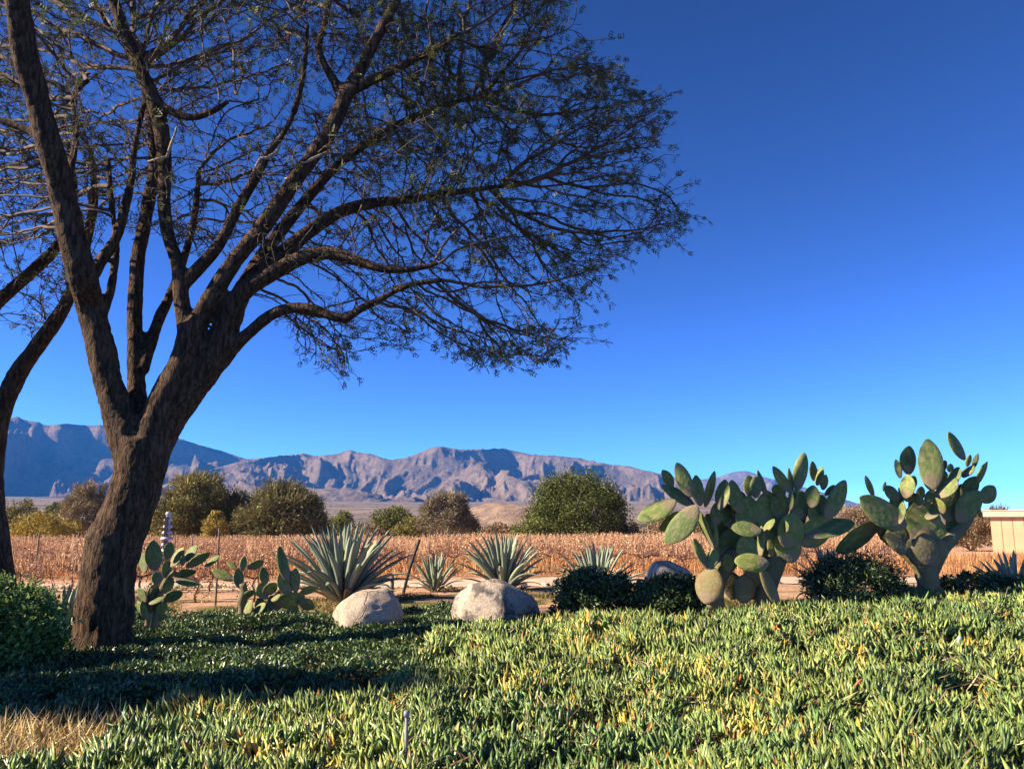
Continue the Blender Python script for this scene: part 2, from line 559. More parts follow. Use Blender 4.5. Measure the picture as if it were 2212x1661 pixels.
far_shrub(1252, 1003, 1160, 250, 70, [(.10, .118, .03), (.135, .148, .038), (.07, .085, .023)], [3, 2, 2], "large dome-shaped green tree beyond the vineyard", n=25000, ls=.15, cl=230, clump=.19, stems=9, stem_r=.13, fill=.5)
far_shrub(965, 1056, 1156, 135, 72, GREY, [3, 2, 2], "greyish half-bare tree with pale forked trunk beyond the vineyard", n=6500, ls=.15, cl=70, airy=True, low=.16, stems=14, stem_r=.12, clump=.24, stem_mat=plain_mat("pale_bark", (.42, .33, .26), .9, .3, 2, 0))
far_shrub(606, 1034, 1172, 200, 66, [(.20, .175, .07), (.155, .14, .055), (.25, .225, .08)], [3, 3, 2], "broad brownish olive tree with shaded underside beyond the vineyard", n=11000, ls=.17, cl=110, airy=True, clump=.27, stems=9, stem_r=.1)
far_shrub(425, 1004, 1174, 165, 68, [(.25, .22, .075), (.31, .25, .085), (.17, .155, .052)], [3, 2, 3], "tall olive yellow tree behind the thorn tree trunk", n=9500, ls=.17, cl=90, airy=True, clump=.27, stems=8, stem_r=.1)
far_shrub(365, 1060, 1176, 110, 64, OLIVE, [2, 2, 3], "low olive shrub at the foot of the olive yellow tree", "far_shrub", "shrub", n=4200, ls=.15, cl=45)
far_shrub(520, 1052, 1174, 130, 69, OLIVE, [3, 2, 2], "olive shrub joining the olive yellow tree and the brownish olive tree", "far_shrub", "shrub", n=5000, ls=.16, cl=55, airy=True)
far_shrub(280, 1075, 1174, 120, 72, OLIVE, [2, 3, 2], "olive tan shrub hidden behind the thorn tree trunk", "far_shrub", "shrub", n=4000, ls=.16, cl=45, airy=True)
far_shrub(680, 1090, 1172, 70, 68, OLIVE, [2, 2, 2], "low olive shrub under the brownish olive tree", "far_shrub", "shrub", n=2600, ls=.15, cl=34)
far_shrub(462, 1095, 1176, 66, 62, YELL, [3, 2, 2], "yellow leafed shrub in front of the brownish olive tree", "far_shrub", "shrub", n=2600, ls=.13, cl=34)
far_shrub(183, 1018, 1160, 120, 75, [(.27, .20, .115), (.21, .155, .085), (.30, .24, .13)], [3, 2, 2], "pinkish brown nearly leafless tree left standing by the vineyard edge".replace(" left", ""), n=6000, ls=.13, cl=60, airy=True, clump=.27, stems=10)
far_shrub(738, 1096, 1156, 56, 105, GREENS, [2, 3, 1], "small round green shrub alone on the dry plain", "far_shrub", "shrub", n=1700, ls=.22, cl=24)
far_shrub(848, 1082, 1160, 100, 82, [(.14, .155, .045), (.20, .19, .06), (.09, .10, .03)], [3, 2, 2], "light green spreading shrub beside the greyish half-bare tree", "far_shrub", "shrub", n=4200, ls=.17, cl=50)
far_shrub(885, 1108, 1162, 80, 76, OLIVE, [2, 3, 1], "low olive shrub under the greyish half-bare tree", "far_shrub", "shrub", n=2600, ls=.15, cl=34)
far_shrub(1150, 1112, 1163, 110, 67, GREENS, [2, 2, 3], "low green shrub at the skirt of the dome-shaped tree", "far_shrub", "shrub", n=3400, ls=.14, cl=40)
far_shrub(1080, 1124, 1163, 100, 69, BROWN, [2, 2, 2], "low brown scrub between the half-bare tree and the dome-shaped tree", "far_shrub", "shrub", n=2400, ls=.14, cl=34)
far_shrub(1345, 1122, 1164, 110, 69, [(.15, .13, .06), (.20, .14, .08)], [1, 1], "low dull scrub under the far side of the dome-shaped tree", "far_shrub", "shrub", n=2400, ls=.14, cl=34)
far_shrub(790, 1130, 1162, 110, 74, BROWN, [2, 2, 2], "low brown scrub beside the small round green shrub", "far_shrub", "shrub", n=2200, ls=.14, cl=34)
far_shrub(92, 1104, 1166, 170, 66, YELL, [3, 2, 1], "low golden yellow shrub along the vineyard's far edge", "far_shrub", "shrub", n=4200, ls=.15, cl=50)
far_shrub(40, 1075, 1155, 100, 92, OLIVE, [2, 2, 3], "dull olive shrub behind the golden yellow shrub", "far_shrub", "shrub", n=2600, ls=.2, cl=36)
far_shrub(118, 1080, 1150, 76, 96, GREENS, [2, 2, 3], "dark green shrub behind the golden yellow shrub", "far_shrub", "shrub", n=2200, ls=.2, cl=30)
far_shrub(2098, 1098, 1182, 110, 56, BROWN, [2, 3, 1], "brown twiggy shrub beside the peach building", "far_shrub", "shrub", n=4200, ls=.13, cl=45, airy=True)
far_shrub(2165, 1092, 1175, 110, 62, [(.22, .13, .08), (.15, .10, .06)], [1, 1], "reddish brown shrub behind the peach building", "far_shrub", "shrub", n=3200, ls=.14, cl=40, airy=True)
far_shrub(1850, 1085, 1170, 120, 72, BROWN, [2, 2, 1], "brown shrub seen between the two tall prickly pears", "far_shrub", "shrub", n=3000, ls=.15, cl=40)
far_shrub(1480, 1095, 1165, 160, 78, BROWN, [2, 2, 1], "brown shrub behind the drooping pads of the prickly pear by the boulder", "far_shrub", "shrub", n=3000, ls=.16, cl=40)
far_shrub(1690, 1100, 1165, 170, 80, OLIVE, [2, 2, 2], "olive shrub hidden behind the spreading prickly pear", "far_shrub", "shrub", n=2600, ls=.18, cl=40)

# countless small bushes over the open plain
def scrub():
    mb = MB()
    n = 5000
    y = 95 * np.exp(rng.uniform(0, 1, n) * math.log(2600 / 95))
    x = y * rng.uniform(-.85, .85, n)
    z = ground_z(x, y)
    ok = np.hypot((x - hx) / 60, (y - hy) / 45) > 1
    x, y, z = x[ok], y[ok], z[ok]
    k = 15
    s = rng.uniform(.5, 1.5, len(x)) * (1 + y / 1300)
    o = unit(len(x) * k).reshape(-1, k, 3) * rng.uniform(.4, 1, (len(x), k, 1))
    o[..., 2] = np.abs(o[..., 2]) * .9
    pos = (np.stack([x, y, z], -1)[:, None, :] + o * s[:, None, None]).reshape(-1, 3)
    L = np.repeat(s, k) * rng.uniform(.35, .8, len(pos))
    bc = pick([(.13, .12, .045), (.17, .13, .07), (.10, .11, .035), (.22, .17, .10)], [3, 3, 2, 1], len(x), .2)
    leaves(mb, pos, unit(len(pos)), o.reshape(-1, 3) + unit(len(pos)) * .5, L, L * .6, np.repeat(bc, k, 0))
    return tag(mb.build("scrub", FAR), "scattered small dry bushes over the distant plain", "scrub", kind="stuff")
scrub()

# ------------------------------------------------------------------ vineyard
VINE_WOOD = plain_mat("vine_wood", (.24, .13, .075), .95, .4, 14, .5)
CANE = leaf_mat("vine_cane", .8, .0, .15)
def vine_arrays(seed, lod=0):
    r = np.random.default_rng(seed)
    stem, cane = MB(), MB()
    q = lambda s: float(r.normal() * s)
    pts, rd = smooth_path([(0, 0, -.05), (q(.03), q(.03), .2), (q(.05), q(.05), .42), (q(.04), q(.04), .6)], [.035, .028, .026, .03], .12)
    stem.add(*tube(pts, rd, 5))
    for sgn in (-1, 1):
        pts, rd = smooth_path([(0, 0, .58), (sgn * .2, q(.03), .66 + q(.03)), (sgn * .5, q(.04), .66 + q(.03))], [.026, .02, .014], .15)
        stem.add(*tube(pts, rd, 4))
    nc = 54 if lod == 0 else 32
    cols = np.array([(.58, .32, .16), (.66, .39, .21), (.48, .25, .125), (.68, .46, .28), (.34, .18, .10)])
    for i in range(nc):
        x0 = r.uniform(-.52, .52); z0 = .64 + q(.03); top = r.uniform(.95, 1.36)
        a = np.array([x0, q(.03), z0]); b = np.array([x0 + q(.10), q(.12), top])
        m = (a + b) / 2 + r.normal(size=3) * .035
        rad = .008 if lod == 0 else .011
        cane.add(*tube([a, m, b], [rad, rad * .85, rad * .5], 3, cap=False), col=cols[r.integers(0, 5)] * r.uniform(.7, 1.2))
    nl = 240 if lod == 0 else 170
    pos = np.stack([r.uniform(-.55, .55, nl), r.normal(size=nl) * .13, r.uniform(.05, 1.3, nl)], -1)
    u = r.normal(size=(nl, 3)); v = r.normal(size=(nl, 3))
    L = r.uniform(.035, .085, nl)
    leaves(cane, pos, u, v, L, L * .8, cols[r.integers(0, 5, nl)] * r.uniform(.65, 1.25, (nl, 1)))
    return stem, cane
VVAR = [vine_arrays(100 + i) for i in range(5)]
VMESH = []
for s_, c_ in VVAR:
    a = s_.mesh("stem"); a.materials.append(VINE_WOOD)
    b = c_.mesh("canes"); b.materials.append(CANE)
    VMESH.append((a, b))

def vine_thing(x, y, i, label, group):
    t = thing("grape_vine", (x, y, gz(x, y)), label, "vine", group)
    t.rotation_euler.z = random.choice((0, math.pi)) + random.uniform(-.1, .1)
    s = random.uniform(.74, .88)
    t.scale = (s, s, s)
    a, b = VMESH[i % 5]
    obj("stem", a, t); obj("canes", b, t)["kind"] = "stuff"

rows = [23.2 + 2.3 * i for i in range(11)]
for ri in (0, 1):
    y = rows[ri]
    for x in np.arange(-.66 * y - 1, .47 * y, 1.05):
        vine_thing(x + random.uniform(-.1, .1), y + random.uniform(-.05, .05), random.randrange(5),
                   ("leafless orange brown grape vine in the row along the sandy track", "orange brown grape vine in the second row from the sandy track")[ri],
                   ("vines of the front row", "vines of the second row")[ri])
for y in (16.4, 18.6):
    for x in np.arange(-.70 * y - 1, -4.6 + (y - 16.4) * -.2, 1.05):
        vine_thing(x + random.uniform(-.1, .1), y + random.uniform(-.05, .05), random.randrange(5),
                   "bare grape vine in a short row before the track, behind the thorn tree", "vines before the track")
def mass_vines():
    mb = MB()
    low = [vine_arrays(200 + i, 1)[1] for i in range(5)]
    packs = [(np.concatenate(l.V), [f for f in l.F], np.concatenate(l.C)) for l in low]
    for y in rows[2:]:
        st = 1.05 if y < 40 else 1.4
        for x in np.arange(-.70 * y - 2, (.47 if y < 52 else .5) * y, st):
            V, F, C = packs[random.randrange(5)]
            s = random.uniform(.74, .88)
            xx, yy = x + random.uniform(-.1, .1), y + random.uniform(-.08, .08)
            mb.add(V * np.array([s * st / 1.05, s, s]) + np.array([xx, yy, gz(xx, yy)]), *F, col=C)
    return tag(mb.build("vineyard_rows", CANE), "dense orange brown mass of vine rows filling the vineyard behind", "vineyard", kind="stuff")
mass_vines()

pm = MB(); pts, rd = smooth_path([(0, 0, -.2), (.01, 0, .6), (0, .01, 1.45)], [.022, .020, .017], .3)
pm.add(*tube(pts, rd, 6)); POST = pm.mesh("vineyard_post"); POST.materials.append(WOOD)
def post(x, y, label, group=None, sc=1.0, lean=(0, 0)):
    o = obj("vineyard_post", POST)
    o.location = (x, y, gz(x, y)); o.scale = (sc if sc < 1.2 else 1.1, sc if sc < 1.2 else 1.1, sc)
    o.rotation_euler = (lean[0], lean[1], random.uniform(0, 6))
    return tag(o, label, "post", group)
for y, lab in ((rows[0] - .12, "thin grey wooden stake in the vine row along the sandy track"), (rows[1] - .12, "thin grey wooden stake in the second vine row")):
    for x in np.arange(-.64 * y, .47 * y, 3.1):
        post(x + random.uniform(-.3, .3), y, lab, "stakes of " + ("the front row" if y == rows[0] - .12 else "the second row"), random.uniform(.80, .92), (random.uniform(-.04, .04), random.uniform(-.05, .05)))
p = P(465, 1310, 15.3); post(p.x, 15.3, "pale wooden stake between the two low prickly pears", None, .98)
for u, D in ((75, 17.2), (170, 16.0), (345, 18.2)):
    post(P(u, 1250, D).x, D, "wooden stake among the short vine rows behind the thorn tree", "stakes of the short rows", .95, (random.uniform(-.05, .05), random.uniform(-.12, .05)))
lp = MB(); pts, rd = smooth_path([(0, 0, -.15), (.16, 0, .5), (.36, .02, 1.12)], [.035, .034, .03], .2)
lp.add(*tube(pts, rd, 6))
p = P(868, 1270, 18.0)
o = lp.build("leaning_post", plain_mat("dark_iron", (.035, .028, .025), .7, .3, 8, .3)); o.location = (p.x, 18.0, gz(p.x, 18.0)); tag(o, "dark leaning post beside the largest agave", "post")
lp = MB(); lp.add(*tube([(0, 0, -.1), (.01, 0, .2), (0, 0, .42)], [.045, .04, .04], 6))
p = P(846, 1272, 17.8)
o = lp.build("stub_post", WOOD); o.location = (p.x, 17.8, gz(p.x, 17.8)); tag(o, "short dark stub post beside the leaning post", "post")

# pale post with stacked plates
t_ = P(358, 1200, 17.0)
t = thing("plate_post", (t_.x, 17.0, gz(t_.x, 17.0) - .12), "white stacked-plate instrument on a dark pole behind the low prickly pear", "instrument")
m1 = MB(); box(m1, -.03, .03, -.10, -.04, -.1, 1.78); m1.build("pole", plain_mat("dark_pole", (.05, .035, .05), .5, .2, 5, 0), t, False)
WHITE = plain_mat("white_plastic", (.45, .41, .42), .5, .12, 5, 0)
for i, (z, w) in enumerate(((1.86, .06), (1.74, .075), (1.60, .09), (1.48, .10), (1.36, .13), (1.24, .105), (1.12, .115), (1.0, .105), (.88, .10))):
    m1 = MB(); th = np.linspace(0, 2 * np.pi, 14, endpoint=False)
    m1.add(*tube([(0, 0, z - .045), (0, 0, z - .03), (0, 0, z + .01), (0, 0, z + .02)], [w * .9, w, w * .86, w * .6], 14))
    m1.build("plate", WHITE, t)
for z0 in (1.80, 1.67, 1.54, 1.42, 1.30, 1.18, 1.06, .94):
    m1 = MB(); m1.add(*tube([(0, 0, z0 - .05), (0, 0, z0 + .05)], [.045, .045], 8)); m1.build("spacer", WHITE, t)

# white stones along the track
STONE = plain_mat("white_stone", (.50, .40, .29), .9, .2, 5, .6, .01)
for i in range(22):
    x = -3.4 + i * .47 + random.uniform(-.2, .2)
    y = float(track_y(x)) - 1.15 + random.uniform(-.08, .08)
    bm = bmesh.new(); bmesh.ops.create_icosphere(bm, subdivisions=2, radius=1)
    s = random.uniform(.06, .16)
    for v in bm.verts:
        v.co = Vector((v.co.x * s * random.uniform(.9, 1.1), v.co.y * s * random.uniform(.75, .95), v.co.z * s * random.uniform(.5, .65)))
    me = bpy.data.meshes.new("edging_stone"); bm.to_mesh(me); bm.free()
    me.polygons.foreach_set("use_smooth", [True] * len(me.polygons)); me.materials.append(STONE)
    o = obj("edging_stone", me); o.location = (x, y, gz(x, y) + s * .15)
    o.rotation_euler.z = random.uniform(0, 3)
    tag(o, "pale rounded stone edging the sandy track", "stone", "edging stones of the track")

# ------------------------------------------------------------------ peach building
def building():
    D = 50
    c = P(2146, 1195, D)
    t = thing("building", (c.x, D, gz(c.x, D)), "low peach boarded building with pale flat roof edge", "building")
    t.rotation_euler.z = R(-38)
    wall = plain_mat("peach_board", (.50, .30, .165), .85, .1, 1.5, .15)
    roofm = plain_mat("pale_roof", (.52, .36, .25), .8, .1, 2, .1)
    base = gz(c.x, D)
    H = P(2146, 1116, D).z - base
    m = MB(); box(m, .03, 12, .03, 7, -.4, H - .002); m.build("wall", wall, t, False)
    x = 0.0
    while x < 11.9:                       # boards with open joints on the long face
        w = .58
        m = MB(); box(m, x, min(x + w - .035, 12), -.0, .028, -.3, H - .01); m.build("board", wall, t, False)
        x += w
    y = .06
    while y < 6.9:
        m = MB(); box(m, 0, .028, y, min(y + .545, 7), -.3, H - .01); m.build("board", wall, t, False)
        y += .58
    r = MB(); box(r, -.32, 12.3, -.32, 7.3, H, H + .34); rf = r.build("roof", roofm, t, False)
    r = MB(); box(r, -.36, 12.34, -.36, 7.34, H + .342, H + .40); r.build("roof_edge", roofm, rf, False)
building()

# ------------------------------------------------------------------ boulders
def boulder_mat(name, blotches):
    m, nt, b = nodes(name)
    co = coords(nt)
    n = noise(nt, co, 2.2, 5, .6); sp = noise(nt, co, 38, 4, .7)
    c = mix(nt, n, (.29, .21, .145), (.43, .335, .24))
    c = mix(nt, ramp(nt, [(.42, (0, 0, 0)), (.60, (1, 1, 1))], sp).outputs[0], c, (.50, .41, .31))
    vo = nd(nt, "ShaderNodeTexVoronoi", feature='DISTANCE_TO_EDGE', i_Scale=1.25)
    wz = nd(nt, "ShaderNodeTexNoise", i_Scale=3.0, i_Detail=4.0)
    nt.links.new(co, wz.inputs["Vector"])
    nt.links.new(mix(nt, .5, co, wz.outputs["Color"], 'ADD'), vo.inputs["Vector"])
    crack = ramp(nt, [(0, (.35, .35, .35)), (.016, (1, 1, 1))], vo.outputs["Distance"]).outputs[0]
    c = mix(nt, crack, (.10, .07, .05), c)
    st = noise(nt, coords(nt, scale=(3, 3, .6)), 2.0, 5, .65)
    c = mix(nt, ramp(nt, [(.5, (0, 0, 0)), (.72, (.65, .65, .65))], st).outputs[0], c, (.16, .11, .075))
    if blotches:
        l = noise(nt, co, 3.1, 7, .7)
        c = mix(nt, ramp(nt, [(.50, (0, 0, 0)), (.58, (.9, .9, .9))], l).outputs[0], c, (.10, .085, .075))  # dark noise blotches over the whole stone
    nt.links.new(c, b.inputs["Base Color"])
    b.inputs["Roughness"].default_value = .9
    b.inputs["Specular IOR Level"].default_value = .15
    bump(nt, b, mix(nt, .4, crack, sp), .9, .03)
    return m
BOULDER, BLOTCHED = boulder_mat("granite", False), boulder_mat("granite_blotched", True)

def boulder(label, u0, u1, top, base_v, D, mat, seed, deep=.8, sharp=1.0, rot=0):
    a, b_ = P(u0, base_v, D), P(u1, base_v, D)
    rx = (b_.x - a.x) / 2
    cx = (a.x + b_.x) / 2
    zb = gz(cx, D)
    h = P((u0 + u1) / 2, top, D).z - zb
    bm = bmesh.new(); bmesh.ops.create_icosphere(bm, subdivisions=5, radius=1)
    V = np.array([v.co[:] for v in bm.verts])
    n = V + 0
    w = 1 + .16 * fbm(n[:, 0] * .9 + seed, n[:, 1] * .9, n[:, 2] * .9, 2, seed) + .07 * fbm(n[:, 0] * 2.2, n[:, 1] * 2.2, n[:, 2] * 2.2, 4, seed + 4) + .015 * fbm(n[:, 0] * 9, n[:, 1] * 9, n[:, 2] * 9, 3, seed + 8)
    V = V * w[:, None]
    for k in range(9):                   # broad flat facets
        d = np.array(Vector((random.gauss(0, 1), random.gauss(0, 1), random.gauss(0, .8))).normalized())
        c = random.uniform(.78, .92)
        e = V @ d - c
        V -= np.where(e > 0, e * .75, 0)[:, None] * d
    V *= np.array([rx, rx * deep, h * .62])
    V[:, 2] += h * .40 - V[:, 2].max() + h * .60
    for v, p in zip(bm.verts, V):
        v.co = p
    me = bpy.data.meshes.new("boulder"); bm.to_mesh(me); bm.free()
    me.polygons.foreach_set("use_smooth", [True] * len(me.polygons)); me.materials.append(mat)
    o = obj("boulder", me); o.location = (cx, D, zb); o.rotation_euler.z = rot
    return tag(o, label, "boulder")
boulder("rounded brown granite boulder in front of the largest agave", 718, 872, 1270, 1370, 11.6, BOULDER, 3)
boulder("big pale granite boulder with dark blotches in front of the medium agave", 978, 1158, 1248, 1366, 11.5, BLOTCHED, 11, deep=.9)
boulder("low pale boulder behind the dark shrub beside the spreading prickly pear", 1385, 1500, 1210, 1262, 13.8, BOULDER, 23)

# ------------------------------------------------------------------ agaves
def agave_mat():
    m, nt, b = nodes("agave_leaf")
    at = nd(nt, "ShaderNodeAttribute", attribute_name="tint")
    oi = nt.nodes.new("ShaderNodeObjectInfo")
    c = mix(nt, 1.0, at.outputs["Color"], ramp(nt, [(0, (.75, .78, .8)), (1, (1.2, 1.2, 1.1))], oi.outputs["Random"]).outputs[0], 'MULTIPLY')
    n = noise(nt, coords(nt, scale=(6, 6, 1.5)), 3, 4)
    c = mix(nt, 1.0, c, ramp(nt, [(.3, (.8,) * 3), (.7, (1.15,) * 3)], n).outputs[0], 'MULTIPLY')
    nt.links.new(c, b.inputs["Base Color"])
    b.inputs["Roughness"].default_value = .48
    b.inputs["Specular IOR Level"].default_value = .2
    return m
AGAVE = agave_mat()

def agave_leaf(bend, wid=.10, seg=11, dry=False):
    """length 1 along +Z, bending towards +X; hollow face looks at -X"""
    mb = MB()
    pos = np.array([0.0, 0, 0]); rings = []
    for i in range(seg + 1):
        t = i / seg
        ang = bend * t ** 1.6
        d = np.array([math.sin(ang), 0, math.cos(ang)]); n = np.array([math.cos(ang), 0, -math.sin(ang)])
        w = wid * (.62 + .75 * t - .1 * t * t) * (1 - t ** 3.0) ** .75 * .62 + .002
        if t < .12: w *= 1.15
        th = .035 * (1 - t) ** .8 + .003
        dish = w * .55
        y = np.array([0, 1, 0])
        rings.append([pos + y * w + -n * dish * .55, pos + y * w * .5 + -n * dish * .05, pos - n * -0.0 + n * 0.0, pos - y * w * .5 + -n * dish * .05, pos - y * w - n * dish * .55,
                      pos - y * w * .55 + n * th * .6, pos + n * th, pos + y * w * .55 + n * th * .6])
        pos = pos + d / seg
    V = np.array(rings).reshape(-1, 3); n = 8
    i = np.arange(seg)[:, None] * n; k = np.arange(n)[None, :]; k2 = (k + 1) % n
    F = np.stack([i + k, i + n + k, i + n + k2, i + k2], -1).reshape(-1, 4)
    tt = np.repeat(np.linspace(0, 1, seg + 1), n)[:, None]
    edge = np.tile(np.array([1, 0, 0, 0, 1, 0, 0, 0]), seg + 1)[:, None]
    body = np.array([.19, .235, .175]) * (1 - tt) + np.array([.25, .29, .20]) * tt
    col = body * (1 - .35 * edge) + np.array([.20, .17, .10]) * .35 * edge
    col = np.where(tt > .97, np.array([.07, .04, .03]), col)
    if dry:
        col = np.array([.30, .21, .12]) * (1 - .4 * tt) + 0 * col
    mb.add(V, F, col=col)
    me = mb.mesh("leaf"); me.materials.append(AGAVE)
    return me
ALEAF = [agave_leaf(b, w) for b, w in ((.08, .085), (.25, .095), (.5, .10), (.95, .10), (1.5, .09))]

ADRY = [agave_leaf(b, .06, 11, True) for b in (1.2, 1.9)]

def agave(label, u, base_v, D, height, n, seed, spread=1.0, zoff=0.0, wide=1.0):
    r = random.Random(seed)
    x = P(u, base_v, D).x
    t = thing("agave", (x, D, gz(x, D) + zoff), label, "agave", "agaves of the garden")
    for i in range(n):
        f = (i + .5) / n                               # 0 centre, 1 outside
        phi = i * 2.39996 + r.uniform(-.15, .15)
        tilt = R(4 + 66 * spread * f ** 1.1) + r.uniform(-.07, .07)
        k = min(4, int(f * 3.4 + r.uniform(-.4, .9))) if f > .25 else 0
        L = height * (1.0 + .10 * math.sin(f * 3)) * r.uniform(.86, 1.05) * (1 if f < .85 else .85)
        M = Matrix.Rotation(phi, 4, 'Z') @ Matrix.Rotation(tilt, 4, 'Y') @ Matrix.Rotation(r.uniform(-.3, .3), 4, 'Z')
        M = Matrix.Translation(Matrix.Rotation(phi, 4, 'Z') @ Vector((.035 + .07 * f, 0, .02 + .06 * (1 - f)))) @ M @ Matrix.Diagonal((L, L * wide * r.uniform(.9, 1.15), L, 1))
        obj("leaf", ADRY[i % 2] if f > .88 and r.random() < .5 else ALEAF[max(0, k)], t, M)
    return t
agave("largest agave, with many upright grey green blades, behind the rounded brown boulder", 742, 1288, 16.3, 1.44, 84, 1, .88, 0, .74)
agave("medium agave standing directly behind the big pale boulder", 1088, 1262, 18.6, 1.2, 62, 2, .9, 0, .75)
agave("small squat agave between the two boulders, at the edge of the track", 940, 1276, 18.3, .76, 34, 3, .85, 0, .9)
agave("agave half hidden behind the dark shrub, before the orange vines", 1290, 1245, 16.5, 1.0, 52, 4, .95, 0, .75)
agave("small pale agave at the foot of the thorn tree trunk", 140, 1330, 10.6, .62, 20, 5, .7, .08)
agave("agave sunk in the dark shrub between the two tall prickly pears", 1795, 1250, 11.6, .62, 26, 6, .9, .1)
agave("pale agave on the mound below the peach building", 2190, 1255, 12.6, .66, 30, 7, .95, .05)

# ------------------------------------------------------------------ prickly pears
def pad_mat(name, base, old):
    m, nt, b = nodes(name)
    co = coords(nt)
    oi = nt.nodes.new("ShaderNodeObjectInfo")
    n = noise(nt, co, 5, 5, .6)
    vo = nd(nt, "ShaderNodeTexVoronoi", i_Scale=9.0)
    nt.links.new(coords(nt, scale=(1, .25, 1)), vo.inputs["Vector"])
    c = mix(nt, ramp(nt, [(.45, (0, 0, 0)), (.66, (1, 1, 1))], n).outputs[0], base, old)
    c = mix(nt, 1.0, c, ramp(nt, [(0, (.62, .68, .62)), (.5, (1, 1, 1)), (.85, (1.15, 1.08, .9)), (1, (1.25, 1.08, .8))], oi.outputs["Random"]).outputs[0], 'MULTIPLY')
    c = mix(nt, ramp(nt, [(.08, (.8, .8, .8)), (.2, (0, 0, 0))], vo.outputs["Distance"]).outputs[0], c, (.36, .31, .17))
    sx = nt.nodes.new("ShaderNodeSeparateXYZ")
    nt.links.new(coords(nt), sx.inputs[0])
    ad = nd(nt, "ShaderNodeMath", operation='MULTIPLY_ADD')
    nt.links.new(n, ad.inputs[0]); ad.inputs[1].default_value = -.5; nt.links.new(sx.outputs["Z"], ad.inputs[2])
    cork = ramp(nt, [(.0, (.8, .8, .8)), (.10, (0, 0, 0))], ad.outputs[0]).outputs[0]
    c = mix(nt, cork, c, (.22, .16, .10))
    nt.links.new(c, b.inputs["Base Color"])
    b.inputs["Roughness"].default_value = .6
    b.inputs["Specular IOR Level"].default_value = .15
    bump(nt, b, vo.outputs["Distance"], .18, .02)
    return m
PAD = pad_mat("cactus_pad", (.125, .165, .052), (.25, .23, .095))
STEMM = pad_mat("cactus_stem", (.15, .135, .065), (.15, .095, .055))

def pad_mesh(seed, mat):
    """unit pad: length 1 up +Z from the joint, width 1 along X, thickness 1 along Y"""
    r = random.Random(seed)
    mb = MB(); n, m = 14, 13
    rings = []
    asym, bend = r.uniform(-.05, .05), r.uniform(-.10, .10)
    for i in range(m + 1):
        t = (1 - math.cos(math.pi * i / m)) / 2
        w = .5 * max(1e-3, math.sin(math.pi * min(1, t ** .80))) ** .62 * (.72 + .36 * t)
        if i == 0: w = .07
        th = .5 * max(.02, math.sin(math.pi * min(1, (.10 + .9 * t)) ** .9)) ** .5
        a = np.linspace(0, 2 * np.pi, n, endpoint=False)
        x = np.sign(np.cos(a)) * np.abs(np.cos(a)) ** .9 * w
        y = np.sin(a) * th * (1 if 0 < i < m else .3) + bend * 6 * t * t + .0 * x
        rings.append(np.stack([x + asym * math.sin(math.pi * t), y, np.full(n, t)], -1))
    V = np.concatenate(rings)
    i = np.arange(m)[:, None] * n; k = np.arange(n)[None, :]; k2 = (k + 1) % n
    mb.add(V, np.stack([i + k, i + k2, i + n + k2, i + n + k], -1).reshape(-1, 4), [list(range(m * n, m * n + n))], [list(range(n - 1, -1, -1))])
    me = mb.mesh("pad"); me.materials.append(mat)
    return me
PADS = [pad_mesh(i, PAD) for i in range(6)]
OLDP = [pad_mesh(i + 20, STEMM) for i in range(3)]

def cactus(label, D, ox, oy, s, pads, trunks, base_uv, group="prickly pears of the garden"):
    """pads: joint x, y, tip x, y, seen width, turn (deg about its length, minus = face to the sun), distance offset, [thick, old]"""
    q = lambda x, y, d: P((ox + x * s) / 3840 * 2212, (oy + y * s) / 3840 * 2212, d)
    b0 = q(*base_uv, D)
    org = Vector((b0.x, D, gz(b0.x, D)))
    t = thing("prickly_pear", org, label, "cactus", group)
    for i, pd in enumerate(pads):
        bx, by, tx, ty, w, turn, dd = pd[:7]
        thick = pd[7] if len(pd) > 7 else 1.0
        old = len(pd) > 8
        pb, pt = q(bx, by, D + dd), q(tx, ty, D + dd + random.uniform(-.06, .06))
        ax = pt - pb
        L = ax.length
        ax.normalize()
        Wm = w * s / 3.75 / FPX * D
        view = (cam.location - pb).normalized()
        view = (view - ax * view.dot(ax)).normalized()
        side = ax.cross(view)
        a = R(turn - 14 if -48 < turn < -24 else max(turn, -62))        # sunward pads stand a little more edge-on
        nrm = view * math.cos(a) + side * math.sin(a)
        width = Wm / max(.45, abs(math.cos(a)))
        width = min(max(width, L * .34), L * .95)
        xa = nrm.cross(ax)
        M = Matrix((( xa.x, nrm.x, ax.x), (xa.y, nrm.y, ax.y), (xa.z, nrm.z, ax.z))).to_4x4()
        th = (.032 + .04 * L) * thick
        M = Matrix.Translation(pb - org - ax * L * .03) @ M @ Matrix.Diagonal((width * 1.04, th, L * 1.05, 1))
        obj("pad", (OLDP[i % 3] if old else PADS[i % 6]), t, M)
    for tr in trunks:
        mb = MB()
        pts = [q(x, y, D + dd) - org for x, y, r, dd in tr]
        rd = [r * s / 3.75 / FPX * D for x, y, r, dd in tr]
        pts[0].z = min(pts[0].z, -.05) if tr is trunks[0] else pts[0].z
        pts, rd = smooth_path(pts, rd, .05)
        V = tube(pts, rd, 16, flat=.75)
        v = V[0]
        v += (fbm(v[:, 0] * 7, v[:, 1] * 7, v[:, 2] * 7, 3, 5) * .02)[:, None]
        mb.add(v, *V[1:])
        mb.build("trunk", STEMM, t)
    return t

